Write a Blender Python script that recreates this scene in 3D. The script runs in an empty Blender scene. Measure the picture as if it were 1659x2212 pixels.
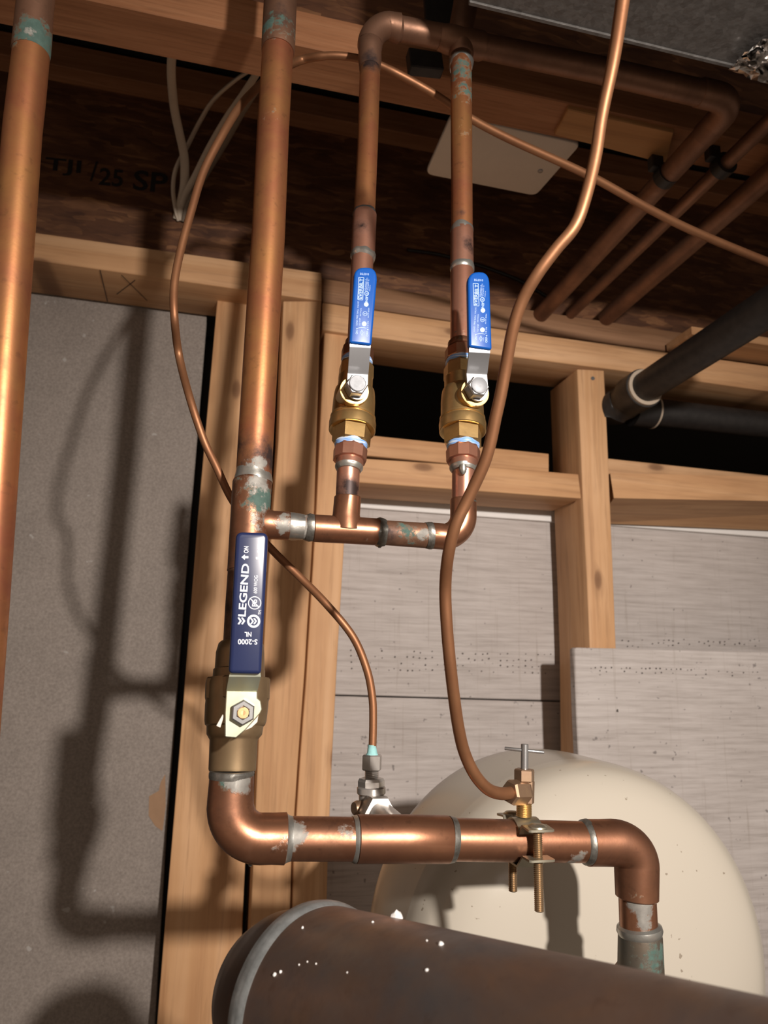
import bpy, bmesh, math, random
from math import *
from mathutils import Vector, Matrix, noise
random.seed(7)
SC = bpy.context.scene
COL = SC.collection
# ---------------------------------------------------------------- camera
W, H, F = 1659, 2212, 1534.0
TH, PI_, RO = radians(13), radians(12.2), radians(1.38)
FW = Vector((sin(TH)*cos(PI_), cos(TH)*cos(PI_), sin(PI_)))
_r = Vector((cos(TH), -sin(TH), 0)); _u = _r.cross(FW)
RT = _r*cos(RO) + _u*sin(RO); UP = -_r*sin(RO) + _u*cos(RO)
cam = bpy.data.cameras.new('camera'); camo = bpy.data.objects.new('camera', cam); COL.objects.link(camo)
cam.sensor_fit = 'HORIZONTAL'; cam.sensor_width = 36; cam.lens = F/W*36; cam.clip_start = .01
camo.matrix_world = Matrix(((RT.x, UP.x, -FW.x, 0), (RT.y, UP.y, -FW.y, 0), (RT.z, UP.z, -FW.z, 0), (0, 0, 0, 1)))
cam.dof.use_dof = True; cam.dof.focus_distance = .43; cam.dof.aperture_fstop = 20
SC.camera = camo
SC.view_settings.view_transform = 'Standard'; SC.view_settings.look = 'None'
SC.view_settings.gamma = 1; SC.view_settings.use_curve_mapping = False
SC.view_settings.exposure = 0.0
# ---------------------------------------------------------------- light
wd = bpy.data.worlds.new('world'); SC.world = wd; wd.use_nodes = True
wd.node_tree.nodes['Background'].inputs[0].default_value = (.30, .235, .185, 1)
wd.node_tree.nodes['Background'].inputs[1].default_value = .85
LP = RT*.46 + UP*.41 - FW*.48                       # hand lamp up and right behind the lens
ld = bpy.data.lights.new('work_lamp', 'SPOT'); lo = bpy.data.objects.new('work_lamp', ld); COL.objects.link(lo)
ld.energy = 95; ld.color = (1, .91, .83); ld.shadow_soft_size = .022; ld.spot_size = radians(79); ld.spot_blend = 1.0
lo.location = LP
AIM = FW*.80 + RT*.08 - UP*.27
lo.rotation_euler = (AIM-LP).to_track_quat('-Z', 'Y').to_euler()
# ---------------------------------------------------------------- helpers: unproject, mesh, tags
def ray(x, y): return FW + RT*((x-W/2)/F) + UP*((H/2-y)/F)
def P(x, y, Y): d = ray(x, y); return d*(Y/d.y)
def PZ(x, y, Z): d = ray(x, y); return d*(Z/d.z)
def dep(p): return p.dot(FW)
def mpx(p): return dep(p)/F                         # metres per pixel at p

ORG = {}
def tag(o, label=None, cat=None, group=None, kind=None):
    if label: o['label'] = label
    if cat: o['category'] = cat
    if group: o['group'] = group
    if kind: o['kind'] = kind
    return o
def thing(name, label, cat, loc, group=None, kind=None):
    o = bpy.data.objects.new(name, None); COL.objects.link(o); o.location = loc; o.empty_display_size = .01
    ORG[o] = Vector(loc); return tag(o, label, cat, group, kind)
class MB:
    def __init__(s): s.v = []; s.f = []; s.c = []
    def add(s, vs, fs, cs=None):
        b = len(s.v); s.v += [Vector(v) for v in vs]; s.f += [tuple(b+i for i in f) for f in fs]
        s.c += cs if cs else [(0, 0, 0)]*len(vs); return s
    def build(s, name, mat, parent=None, label=None, sharp=35, smooth=True):
        me = bpy.data.meshes.new(name)
        if parent is not None: off = ORG[parent]
        else:
            off = Vector((0, 0, 0))
            for v in s.v: off += v
            off /= max(1, len(s.v))
            off.z = min(v.z for v in s.v)
        me.from_pydata([v-off for v in s.v], [], s.f); me.validate()
        bm = bmesh.new(); bm.from_mesh(me); bmesh.ops.recalc_face_normals(bm, faces=bm.faces); bm.to_mesh(me); bm.free()
        if smooth:
            for p in me.polygons: p.use_smooth = True
            me.set_sharp_from_angle(angle=radians(sharp))
        if any(max(c) > 0 for c in s.c) and len(me.vertices) == len(s.c):
            a = me.color_attributes.new('stain', 'FLOAT_COLOR', 'POINT')
            for i, c in enumerate(s.c): a.data[i].color = (c[0], c[1], c[2], 1)
        me.materials.append(mat)
        o = bpy.data.objects.new(name, me); COL.objects.link(o)
        if parent is not None: o.parent = parent
        else: o.location = off
        ORG[o] = off
        if label: o['label'] = label
        return o

def catmull(pts, k=10):
    out = []; n = len(pts)
    for i in range(n-1):
        a = pts[max(0, i-1)]; b = pts[i]; c = pts[i+1]; d = pts[min(n-1, i+2)]
        for j in range(k):
            t = j/k
            out.append([.5*((2*b[q]) + (-a[q]+c[q])*t + (2*a[q]-5*b[q]+4*c[q]-d[q])*t*t + (-a[q]+3*b[q]-3*c[q]+d[q])*t**3) for q in range(len(b))])
    out.append(list(pts[-1])); return out

def sweep(mb, pts, n=40, rot=0, stains=(), jit=0, straight=False, step=.003, cap=True, sx=1.0, jf=180):
    """pts: [(Vector, radius)]; tube through the points; stains: (centre, reach, channel, strength)"""
    q = [pts[0]]
    for a, b in zip(pts, pts[1:]):
        L = (b[0]-a[0]).length; k = max(1, int(L/step)) if (stains or jit) else 1
        for j in range(1, k+1): q.append((a[0].lerp(b[0], j/k), a[1]+(b[1]-a[1])*j/k))
    N = len(q); tans = []
    ax = (q[-1][0]-q[0][0]).normalized()
    for i in range(N):
        if straight: tans.append(ax); continue
        a = i; b = i
        while a > 0 and (q[i][0]-q[a][0]).length < 1e-5: a -= 1
        while b < N-1 and (q[b][0]-q[i][0]).length < 1e-5: b += 1
        a = max(0, a-1) if a == i and i > 0 else a
        t = q[b][0]-q[a][0]
        tans.append(t.normalized() if t.length > 1e-7 else (tans[-1] if tans else ax))
    t0 = tans[0]; ref = Vector((0, -1, 0)) if abs(t0.y) < .9 else Vector((0, 0, 1))
    u = (ref - t0*ref.dot(t0)).normalized(); vs = []; cs = []; fs = []
    for i in range(N):
        t = tans[i]; u = (u - t*u.dot(t)).normalized(); w = t.cross(u)
        for j in range(n):
            a = 2*pi*j/n + rot; d = u*cos(a)*sx + w*sin(a); r = q[i][1]
            if jit: r *= 1 + jit*noise.noise((q[i][0]+d*.008)*jf)
            p = q[i][0] + d*r; vs.append(p)
            c = [0, 0, 0]
            for (cc, rr, ch, st) in stains:
                e = (p-cc).length/rr
                if e < 1: c[ch] = max(c[ch], st*(1-e*e))
            cs.append(tuple(c))
    for i in range(N-1):
        for j in range(n):
            fs.append((i*n+j, i*n+(j+1) % n, (i+1)*n+(j+1) % n, (i+1)*n+j))
    if cap: fs.append(tuple(range(n))); fs.append(tuple((N-1)*n+j for j in range(n-1, -1, -1)))
    mb.add(vs, fs, cs); return mb
def st(stations, Y=.42):
    """pixel stations (x, y, width_px[, Y]) to world points and radii"""
    out = []
    for s in stations:
        yy = s[3] if len(s) > 3 else (Y(s[1]) if callable(Y) else Y)
        p = P(s[0], s[1], yy); out.append((p, s[2]/2*mpx(p)))
    return out
def rev(mb, stations, Y=.42, **k):
    a, b = stations[0], stations[-1]
    if abs(b[1]-a[1]) > abs(b[0]-a[0])*1.5:       # rims were measured at the front of the rim, not on the axis
        q = []
        for s in stations: d = ray(s[0], s[1]); q.append((s[0], s[1]+s[2]/2*d.z/sqrt(d.x*d.x+d.y*d.y)*.95) + tuple(s[2:]))
        stations = q
    return sweep(mb, st(stations, Y), straight=True, **k)
def arcst(c, r, a0, a1, w0, w1, k=14):
    return [(c[0]+r*cos(radians(a0+(a1-a0)*i/k)), c[1]-r*sin(radians(a0+(a1-a0)*i/k)), w0+(w1-w0)*i/k) for i in range(k+1)]
def slab(outline, thick, bevel=.0008, d=Vector((0, 1, 0)), seg=3):
    """closed 3-D outline extruded along d with rounded rims"""
    bm = bmesh.new(); f = bm.faces.new([bm.verts.new(p) for p in outline])
    r = bmesh.ops.extrude_face_region(bm, geom=[f]); nv = [g for g in r['geom'] if isinstance(g, bmesh.types.BMVert)]
    bmesh.ops.translate(bm, verts=nv, vec=d*thick); bmesh.ops.recalc_face_normals(bm, faces=bm.faces)
    if bevel:
        es = [e for e in bm.edges if e.calc_face_angle(0) > .7]
        bmesh.ops.bevel(bm, geom=es, offset=bevel, segments=seg, affect='EDGES', profile=.5)
    bm.verts.ensure_lookup_table()
    vs = [v.co.copy() for v in bm.verts]; idx = {v: i for i, v in enumerate(bm.verts)}
    fs = [[idx[v] for v in f.verts] for f in bm.faces]; bm.free()
    return MB().add(vs, fs)
def pslab(px, Y, thick, bevel=.0008, **k): return slab([P(x, y, Y) for x, y in px], thick, bevel, **k)
def boxw(x0, x1, y0, y1, z0, z1, bevel=.001, seg=1):
    return slab([Vector((x0, y0, z0)), Vector((x1, y0, z0)), Vector((x1, y0, z1)), Vector((x0, y0, z1))], y1-y0, bevel, seg=seg)
def merge(a, b): a.add(b.v, b.f, b.c); return a
def hexnut(mb, A, B, R, rot=0, ch=.12, n=6, bore=None):
    ax = (B-A); L = ax.length; ax.normalize()
    sweep(mb, [(A, R*.9), (A+ax*L*ch, R), (B-ax*L*ch, R), (B, R*.9)], n=n, rot=rot, straight=True); return mb
def threads(A, B, R, pitch=.00085, n=20, depth=.12):
    mb = MB(); L = (B-A).length; ax = (B-A).normalized(); k = int(L/pitch); pts = []
    for i in range(k):
        pts.append((A+ax*(i*pitch), R*(1-depth))); pts.append((A+ax*((i+.5)*pitch), R))
    pts.append((A+ax*k*pitch, R*(1-depth)))
    return sweep(mb, pts, n=n, straight=True)
# ---------------------------------------------------------------- materials
def mat(name):
    m = bpy.data.materials.new(name); m.use_nodes = True; nt = m.node_tree
    return m, nt, nt.nodes['Principled BSDF']
def nd(nt, t, **k):
    n = nt.nodes.new('ShaderNode'+t)
    for a, b in k.items():
        if a.startswith('_'): n.inputs[int(a[1:]) if a[1:].isdigit() else a[1:]].default_value = b
        else: setattr(n, a, b)
    return n
def lk(nt, a, b): nt.links.new(a, b)
def coord(nt, scale=(1, 1, 1), rnd=True):
    t = nd(nt, 'TexCoord'); m = nd(nt, 'Mapping'); m.inputs['Scale'].default_value = scale
    if rnd:
        oi = nd(nt, 'ObjectInfo'); mm = nd(nt, 'Math', operation='MULTIPLY'); mm.inputs[1].default_value = 37.
        lk(nt, oi.outputs['Random'], mm.inputs[0]); va = nd(nt, 'VectorMath', operation='ADD')
        lk(nt, t.outputs['Object'], va.inputs[0]); lk(nt, mm.outputs[0], va.inputs[1]); lk(nt, va.outputs[0], m.inputs['Vector'])
    else: lk(nt, t.outputs['Object'], m.inputs['Vector'])
    return m.outputs['Vector']
def noi(nt, v, scale, detail=4, rough=.6, dist=0):
    n = nd(nt, 'TexNoise'); n.inputs['Scale'].default_value = scale; n.inputs['Detail'].default_value = detail
    n.inputs['Roughness'].default_value = rough; n.inputs['Distortion'].default_value = dist
    if v is not None: lk(nt, v, n.inputs['Vector'])
    return n.outputs['Fac']
def ramp(nt, f, stops):
    r = nd(nt, 'ValToRGB'); e = r.color_ramp.elements
    while len(e) < len(stops): e.new(.5)
    for i, (p, c) in enumerate(stops):
        e[i].position = p; e[i].color = (*c, 1) if isinstance(c, tuple) else (c, c, c, 1)
    lk(nt, f, r.inputs['Fac']); return r.outputs['Color']
def mix(nt, f, a, b, mode='MIX'):
    m = nd(nt, 'Mix', data_type='RGBA', blend_type=mode)
    for s, i in ((f, 0), (a, 6), (b, 7)):
        if hasattr(s, 'links'): lk(nt, s, m.inputs[i])
        else: m.inputs[i].default_value = s if i == 0 else (*s, 1)
    return m.outputs[2]
def mth(nt, op, a, b=0.0, clamp=False):
    m = nd(nt, 'Math', operation=op); m.use_clamp = clamp
    for i, s in enumerate((a, b)):
        if hasattr(s, 'links'): lk(nt, s, m.inputs[i])
        else: m.inputs[i].default_value = s
    return m.outputs[0]
def bump(nt, b, h, strength=.3, dist=.001):
    n = nd(nt, 'Bump'); n.inputs['Strength'].default_value = strength; n.inputs['Distance'].default_value = dist
    lk(nt, h, n.inputs['Height']); lk(nt, n.outputs[0], b.inputs['Normal'])

def wood(name, axis, c1, c2, c3, knots=True, gs=1.0, rough=.62):
    m, nt, b = mat(name)
    k = {'X': (1.6, 34, 34), 'Z': (34, 34, 1.6), 'Y': (34, 1.6, 34)}[axis]
    v = coord(nt, tuple(x*gs for x in k))
    n1 = noi(nt, v, 1.0, 3, .55, .9); n2 = noi(nt, v, 4.5, 5, .65, .3)
    c = ramp(nt, n1, [(.28, c1), (.5, c2), (.72, c3)])
    c = mix(nt, mth(nt, 'MULTIPLY', ramp(nt, n2, [(.50, 0.), (.74, 1.)]), .55), c, tuple(x*.62 for x in c1))
    big = coord(nt, (1, 1, 1)); c = mix(nt, .35, c, ramp(nt, noi(nt, big, 9, 3), [(.3, (.62, .55, .5)), (.7, (1.0, 1.0, 1.0))]), 'MULTIPLY')
    if knots:
        kk = {'X': (4.5, .6, 11), 'Z': (11, .6, 4.5), 'Y': (11, 5, .6)}[axis]
        kv = coord(nt, kk); sx_ = nd(nt, 'SeparateXYZ'); cx_ = nd(nt, 'CombineXYZ'); lk(nt, kv, sx_.inputs[0])
        lk(nt, sx_.outputs[0 if axis != 'Y' else 1], cx_.inputs[0]); lk(nt, sx_.outputs[2], cx_.inputs[1])
        vo = nd(nt, 'TexVoronoi', voronoi_dimensions='2D'); vo.inputs['Scale'].default_value = 1.0; lk(nt, cx_.outputs[0], vo.inputs['Vector'])
        sep = nd(nt, 'SeparateColor'); lk(nt, vo.outputs['Color'], sep.inputs[0])
        on = mth(nt, 'GREATER_THAN', sep.outputs[0], .35)
        km = mth(nt, 'MULTIPLY', ramp(nt, vo.outputs['Distance'], [(.0, 1.), (.045, .85), (.075, .22), (.14, 0.)]), on)
        c = mix(nt, mth(nt, 'MULTIPLY', km, .8), c, (.13, .055, .025))
    lk(nt, c, b.inputs['Base Color']); b.inputs['Roughness'].default_value = rough
    b.inputs['Specular IOR Level'].default_value = .3
    bump(nt, b, n2, .25, .0006); return m
PINE = ((.47, .25, .12), (.58, .335, .17), (.66, .405, .225))
WX = wood('pine_along_x', 'X', *PINE); WZ = wood('pine_along_z', 'Z', *PINE); WY = wood('pine_along_y', 'Y', *PINE)
LVL = wood('laminated_flange', 'X', (.31, .135, .06), (.40, .18, .085), (.47, .23, .115), False, 2.2)
DWD = wood('shaded_flange', 'X', (.20, .10, .05), (.28, .15, .08), (.34, .19, .105), False, 1.5)  # flange wood darkened in colour for the shade it lies in

def copper(name, base, alt, rough=.33, metal=.88, darkk=.35, speck=.25, vs=1.0):
    m, nt, b = mat(name); v = coord(nt)
    n1 = noi(nt, v, 26*vs, 5, .6, .4); n2 = noi(nt, v, 160*vs, 4, .6); n3 = noi(nt, v, 520, 2, .5)
    c = mix(nt, ramp(nt, n1, [(.35, 0.), (.68, 1.)]), base, alt)
    dk = mth(nt, 'MULTIPLY', ramp(nt, noi(nt, v, 11*vs, 6, .7, .6), [(.45, 0.), (.72, 1.)]), darkk)
    c = mix(nt, dk, c, (.09, .045, .03))
    c = mix(nt, mth(nt, 'MULTIPLY', ramp(nt, n2, [(.60, 0.), (.70, 1.)]), speck), c, (.07, .04, .03))
    at = nd(nt, 'Attribute', attribute_name='stain'); sp = nd(nt, 'SeparateColor'); lk(nt, at.outputs['Color'], sp.inputs[0])
    def mask(ch, sc, lo=.55, hi=.68):
        s = mth(nt, 'ADD', mth(nt, 'MULTIPLY', sp.outputs[ch], .75), mth(nt, 'SUBTRACT', noi(nt, v, sc, 5, .65), .25))
        return mth(nt, 'MULTIPLY', ramp(nt, s, [(lo, 0.), (hi, 1.)]), mth(nt, 'GREATER_THAN', sp.outputs[ch], .01))
    mb = mask(2, 70, .5, .9); mg = mask(0, 190, .60, .74); ms = mask(1, 130, .57, .68)
    c = mix(nt, mb, c, (.035, .02, .018))
    c = mix(nt, mg, c, mix(nt, noi(nt, v, 240, 3), (.03, .062, .052), (.10, .165, .14)))
    c = mix(nt, ms, c, mix(nt, noi(nt, v, 170, 4), (.13, .12, .11), (.38, .365, .33)))
    lk(nt, c, b.inputs['Base Color'])
    nonm = mth(nt, 'MAXIMUM', mth(nt, 'MAXIMUM', mg, mth(nt, 'MULTIPLY', ms, .55)), mth(nt, 'MULTIPLY', mb, .5))
    lk(nt, mth(nt, 'SUBTRACT', metal, mth(nt, 'MULTIPLY', nonm, metal*.85)), b.inputs['Metallic'])
    r = mth(nt, 'ADD', mth(nt, 'MULTIPLY', n1, .18), rough-.09); r = mth(nt, 'ADD', r, mth(nt, 'MULTIPLY', nonm, .35)); r = mth(nt, 'ADD', r, mth(nt, 'MULTIPLY', dk, .3), True)
    lk(nt, r, b.inputs['Roughness'])
    hh = mth(nt, 'ADD', mth(nt, 'MULTIPLY', n3, .3), mth(nt, 'ADD', mg, ms)); bump(nt, b, hh, .25, .0003)
    return m
CU_OLD = copper('copper_aged', (.50, .235, .09), (.38, .135, .07), .40, .75, darkk=.5)
CU_RED = copper('copper_reddish', (.39, .185, .105), (.27, .12, .07), .34, .85, darkk=.85)
CU_NEW = copper('copper_clean', (.60, .31, .22), (.46, .21, .14), .32, .8, darkk=.18, speck=.12)
CU_DRK = copper('copper_dull', (.30, .16, .10), (.21, .11, .07), .46, .7, darkk=.5)
CU_TUBE = copper('copper_soft_tube', (.33, .155, .075), (.25, .11, .052), .48, .65, darkk=.18, speck=.05)
CU_BIG = copper('copper_tarnished', (.185, .12, .085), (.105, .105, .11), .36, .6, .6, .3, .8)
CU_PAT = copper('copper_verdigris_cast', (.10, .10, .085), (.17, .13, .09), .5, .6, .4, .5)
def metal(name, c, rough=.3, met=1.0, var=.25, c2=None, sc=120, bmp=.1):
    m, nt, b = mat(name); v = coord(nt); n = noi(nt, v, sc, 4)
    col = mix(nt, ramp(nt, n, [(.35, 0.), (.7, 1.)]), c, c2 or tuple(x*(1-var) for x in c))
    lk(nt, col, b.inputs['Base Color']); b.inputs['Metallic'].default_value = met
    lk(nt, mth(nt, 'ADD', mth(nt, 'MULTIPLY', n, .2), rough-.1), b.inputs['Roughness'])
    if bmp: bump(nt, b, n, bmp, .0003)
    return m
BRASS = metal('brass_cast', (.66, .45, .20), .34, .9, c2=(.52, .34, .14), bmp=.2)
BRASS_DULL = metal('bronze_dull', (.33, .235, .135), .46, .8, c2=(.25, .17, .095), sc=60)
BRASS_NUT = metal('brass_tarnished', (.34, .225, .14), .42, .75, c2=(.26, .165, .11))
SOLDER = metal('solder', (.48, .46, .42), .36, .85, c2=(.36, .37, .35), sc=200, bmp=.5)
OXIDE = metal('grey_oxide_joint', (.24, .235, .215), .42, .75, c2=(.11, .10, .085), sc=230, bmp=.6)
RIM = metal('rim_oxide', (.27, .28, .28), .5, .5, c2=(.15, .16, .16), sc=140, bmp=.6)
DKSOLD = metal('scorched_joint', (.09, .085, .08), .45, .6, sc=200, bmp=.4)
STEEL = metal('steel_strap', (.42, .43, .45), .38, .7, .12, sc=60)
CAPM = metal('pale_stem_cap', (.30, .31, .33), .55, .4, .15, sc=200)
STEEL_D = metal('steel_stem', (.40, .40, .40), .32, .8, .2)
ZINC = metal('yellow_zinc', (.62, .60, .42), .38, .8, c2=(.50, .55, .47), sc=70)
ZINC_P = metal('zinc_screw', (.46, .33, .20), .4, .9, c2=(.34, .24, .15))
BRKT = metal('zinc_bracket', (.52, .49, .38), .38, .9, c2=(.42, .39, .32))
CHROME = metal('nickel_plate', (.50, .47, .44), .30, .65, .2, sc=60, bmp=0)
IRON = metal('black_iron', (.030, .027, .026), .5, .3, .4, sc=90, bmp=.3)
def plain(name, c, rough=.5, var=.15, sc=80, spec=.5, bmp=.0, coat=0, dist=.0004):
    m, nt, b = mat(name); v = coord(nt); n = noi(nt, v, sc, 5, .6)
    col = mix(nt, n, tuple(x*(1-var) for x in c), tuple(min(1, x*(1+var)) for x in c)); lk(nt, col, b.inputs['Base Color'])
    b.inputs['Roughness'].default_value = rough; b.inputs['Specular IOR Level'].default_value = spec; b.inputs['Coat Weight'].default_value = coat
    if bmp: bump(nt, b, n, bmp, dist)
    return m
NAVY = plain('navy_vinyl', (.014, .022, .075), .30, .1)
BLUE = plain('bright_blue_vinyl', (.003, .080, .38), .30, .06)
WHITE = plain('white_print', (.75, .78, .84), .5, .03)
PALEP = plain('pale_blue_print', (.42, .58, .85), .5, .05)
PTFE = plain('blue_thread_tape', (.12, .33, .72), .5, .0, 300)
def tape_mat():
    m, nt, b = mat('thread_tape_streaks'); v = coord(nt, (60, 60, 900)); n = noi(nt, v, 1, 3)
    lk(nt, ramp(nt, n, [(.38, (.62, .70, .80)), (.52, (.10, .30, .72)), (.72, (.55, .62, .70))]), b.inputs['Base Color']); b.inputs['Roughness'].default_value = .45
    bump(nt, b, n, .5, .0006); return m
TAPE = tape_mat()
TEAL = plain('verdigris_crust', (.28, .55, .55), .8, .3, 300, bmp=.6)
CREAM = plain('cream_box_cover', (.80, .74, .66), .42, .04)
CABLE = plain('cream_cable_jacket', (.62, .52, .41), .5, .08)
BLACKP = plain('black_plastic', (.012, .011, .011), .45, .2)
FLOORM = plain('grey_concrete_floor', (.40, .36, .32), .85, .2, 14)
VOID = plain('unlit_space_dark', (.03, .026, .022), .9, .3, 6)  # near-black colour stands in for the unlit space beyond the studs
FOAM = plain('white_foam', (.78, .76, .74), .8, .06, 60, bmp=.5)
DUCT = None
def tank_mat():
    m, nt, b = mat('glossy_beige_enamel'); v = coord(nt, rnd=False)
    sp = ramp(nt, noi(nt, v, 190, 2, .4), [(.735, 0.), (.76, 1.)])
    c = mix(nt, noi(nt, v, 4, 3), (.45, .41, .345), (.48, .44, .375)); c = mix(nt, mth(nt, 'MULTIPLY', sp, .7), c, (.18, .14, .10))
    lk(nt, c, b.inputs['Base Color']); b.inputs['Roughness'].default_value = .22; b.inputs['Specular IOR Level'].default_value = .5
    bump(nt, b, noi(nt, v, 500, 2), .05, .0003); return m
TANK = tank_mat()
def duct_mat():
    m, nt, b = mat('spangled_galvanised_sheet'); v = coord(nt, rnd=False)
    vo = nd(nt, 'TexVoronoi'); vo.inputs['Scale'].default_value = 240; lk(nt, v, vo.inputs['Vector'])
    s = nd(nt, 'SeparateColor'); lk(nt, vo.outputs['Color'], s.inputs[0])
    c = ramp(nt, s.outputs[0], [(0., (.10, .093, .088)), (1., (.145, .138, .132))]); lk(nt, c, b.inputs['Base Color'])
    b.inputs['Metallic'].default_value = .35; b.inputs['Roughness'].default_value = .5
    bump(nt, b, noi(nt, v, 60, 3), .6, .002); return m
DUCT = duct_mat()
FOIL = metal('crumpled_foil', (.72, .70, .68), .22, 1, .1, bmp=0)
def osb_mat():
    m, nt, b = mat('oriented_strand_board'); v = coord(nt, (1, 1, 2.4), False)
    nz = nd(nt, 'TexNoise'); nz.inputs['Scale'].default_value = 22; lk(nt, v, nz.inputs['Vector'])
    dv = nd(nt, 'VectorMath', operation='MULTIPLY_ADD'); lk(nt, nz.outputs['Color'], dv.inputs[0]); dv.inputs[1].default_value = (.05, .05, .05); lk(nt, v, dv.inputs[2])
    def flakes(sc, stretch, rot):
        mp = nd(nt, 'Mapping'); mp.inputs['Scale'].default_value = stretch; mp.inputs['Rotation'].default_value = (0, rot, 0); lk(nt, dv.outputs[0], mp.inputs['Vector'])
        vo = nd(nt, 'TexVoronoi'); vo.inputs['Scale'].default_value = sc; lk(nt, mp.outputs[0], vo.inputs['Vector'])
        q = nd(nt, 'SeparateColor'); lk(nt, vo.outputs['Color'], q.inputs[0]); return q
    s = flakes(26, (1, 1, 2.6), .35); s2 = flakes(22, (1, 1, 3.2), -.9)
    a1 = mth(nt, 'ADD', mth(nt, 'MULTIPLY', s.outputs[1], .45), mth(nt, 'MULTIPLY', s2.outputs[0], .25))
    a1 = mth(nt, 'ADD', a1, mth(nt, 'MULTIPLY', noi(nt, coord(nt, (30, 30, 140), False), 1, 4), .35))
    c = ramp(nt, a1, [(.2, (.10, .038, .017)), (.5, (.15, .06, .026)), (.72, (.22, .095, .04)), (.9, (.36, .17, .075))])
    c = mix(nt, .7, c, ramp(nt, noi(nt, v, 9, 5), [(.35, (.3, .26, .23)), (.65, (1., 1., 1.))]), 'MULTIPLY')
    lk(nt, c, b.inputs['Base Color']); b.inputs['Roughness'].default_value = .65
    bump(nt, b, s.outputs[1], .4, .001); return m
OSB = osb_mat()
def board_mat():   # smooth grey insulation board on the left
    m, nt, b = mat('grey_fibre_board'); v = coord(nt, rnd=False)
    c = ramp(nt, noi(nt, v, 300, 4, .7), [(.3, (.20, .17, .15)), (.7, (.31, .27, .24))])
    c = mix(nt, .5, c, ramp(nt, noi(nt, v, 12, 4), [(.3, (.7, .7, .7)), (.7, (1., 1., 1.))]), 'MULTIPLY')
    c = mix(nt, ramp(nt, noi(nt, v, 70, 2, .4), [(.74, 0.), (.78, 1.)]), c, (.34, .32, .30))
    lk(nt, c, b.inputs['Base Color']); b.inputs['Roughness'].default_value = .75; b.inputs['Specular IOR Level'].default_value = .25
    return m
BOARD = board_mat()
def siding_mat():  # woven look facing of the insulation sheets
    m, nt, b = mat('woven_grey_facing'); v0 = coord(nt, rnd=False)
    hx = noi(nt, coord(nt, (9, 9, 190), False), 1, 4, .7); vx = noi(nt, coord(nt, (150, 9, 6), False), 1, 4, .7); big = noi(nt, v0, 9, 4)
    c = ramp(nt, hx, [(.25, (.34, .305, .285)), (.5, (.475, .435, .415)), (.8, (.58, .54, .52))])
    c = mix(nt, mth(nt, 'MULTIPLY', ramp(nt, vx, [(.58, 0.), (.72, 1.)]), .38), c, (.27, .225, .185))
    c = mix(nt, .4, c, ramp(nt, big, [(.3, (.78, .76, .74)), (.7, (1., 1., 1.))]), 'MULTIPLY')
    c = mix(nt, mth(nt, 'MULTIPLY', ramp(nt, noi(nt, v0, 120, 2, .5), [(.70, 0.), (.74, 1.)]), .6), c, (.09, .08, .08))
    lk(nt, c, b.inputs['Base Color']); b.inputs['Roughness'].default_value = .8; b.inputs['Specular IOR Level'].default_value = .2
    bump(nt, b, hx, .35, .0012); return m
SIDE = siding_mat()
PIN = plain('pinhole_dark', (.08, .07, .065), .9)
PAPER = plain('torn_tan_paper', (.28, .17, .10), .9)
PENCIL = plain('pencil_line', (.07, .04, .025), .8)
INK = plain('black_stencil_ink', (.012, .008, .007), .8)

# ---------------------------------------------------------------- structure
def struct(name, mb, m, **k): return tag(mb.build(name, m, **k), kind='structure')
struct('floor', boxw(-2.2, 3.2, -.6, 3.2, -1.32, -1.30, 0), FLOORM)
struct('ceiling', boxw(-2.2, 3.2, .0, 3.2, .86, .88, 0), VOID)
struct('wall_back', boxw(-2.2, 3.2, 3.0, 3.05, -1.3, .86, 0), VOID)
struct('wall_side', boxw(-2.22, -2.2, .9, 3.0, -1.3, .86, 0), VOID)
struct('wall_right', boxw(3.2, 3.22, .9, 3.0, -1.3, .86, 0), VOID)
wl = struct('wall_left', slab([P(-400, 600, .985), P(447, 640, .985), P(446, 700, .985), P(398, 1300, .985), P(360, 1800, .985), P(318, 2500, .985), P(-400, 2500, .985)], .012, .001, seg=1), BOARD)
MB().add([P(x, y, .9845) for x, y in ((357, 1672), (347, 1690), (343, 1708), (322, 1720), (321, 1762), (335, 1784), (350, 1795), (352, 1790), (358, 1740))], [tuple(range(9))]).build('torn_patch', PAPER, wl)
# added black sheet gives the gap between board and stud its dark
struct('gap_dark_sheet_1', boxw(-.16, .10, 1.03, 1.04, -1.2, .48, 0), BLACKP)

# back sheets of insulation
t = thing('insulation_sheet', 'upper grey woven-faced sheet behind the studs, seam at its lower edge', 'wall panel', P(950, 1500, 1.0))
pslab([(690, 1078), (1210, 1124), (1700, 1166), (2150, 1203), (2150, 1535), (1700, 1524), (1210, 1514), (690, 1500)], 1.0, .02, .0015, seg=1).build('sheet', SIDE, t)
random.seed(3); pin = MB()
def dots(pts, Y):
    for x, y in pts:
        c = P(x, y, Y); r = .0011*random.uniform(.6, 1.2)
        pin.add([c+Vector((r*cos(a), 0, r*sin(a))) for a in [k*pi/3 for k in range(6)]], [tuple(range(6))])
dots([(758+i*13.5+random.uniform(-2, 2), 1405+i*.3+j*13+random.uniform(-2, 2)) for i in range(33) for j in range(4) if random.random() < .62 and 758+i*13.5 < 1195], .9985)
dots([(1345+i*11+random.uniform(-2, 2), 1385+random.uniform(-5, 5)+j*8) for i in range(28) for j in range(2) if random.random() < .6], .9985)
pn = pin.build('pinholes', PIN, t); pn['kind'] = 'stuff'
t = thing('insulation_sheet', 'lower grey woven-faced sheet behind the studs, under the long seam', 'wall panel', P(950, 2100, 1.0))
pslab([(690, 1503), (1210, 1517), (1700, 1527), (2150, 1538), (2150, 2700), (690, 2700)], .996, .02, .0015, seg=1).build('sheet', SIDE, t)
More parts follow.
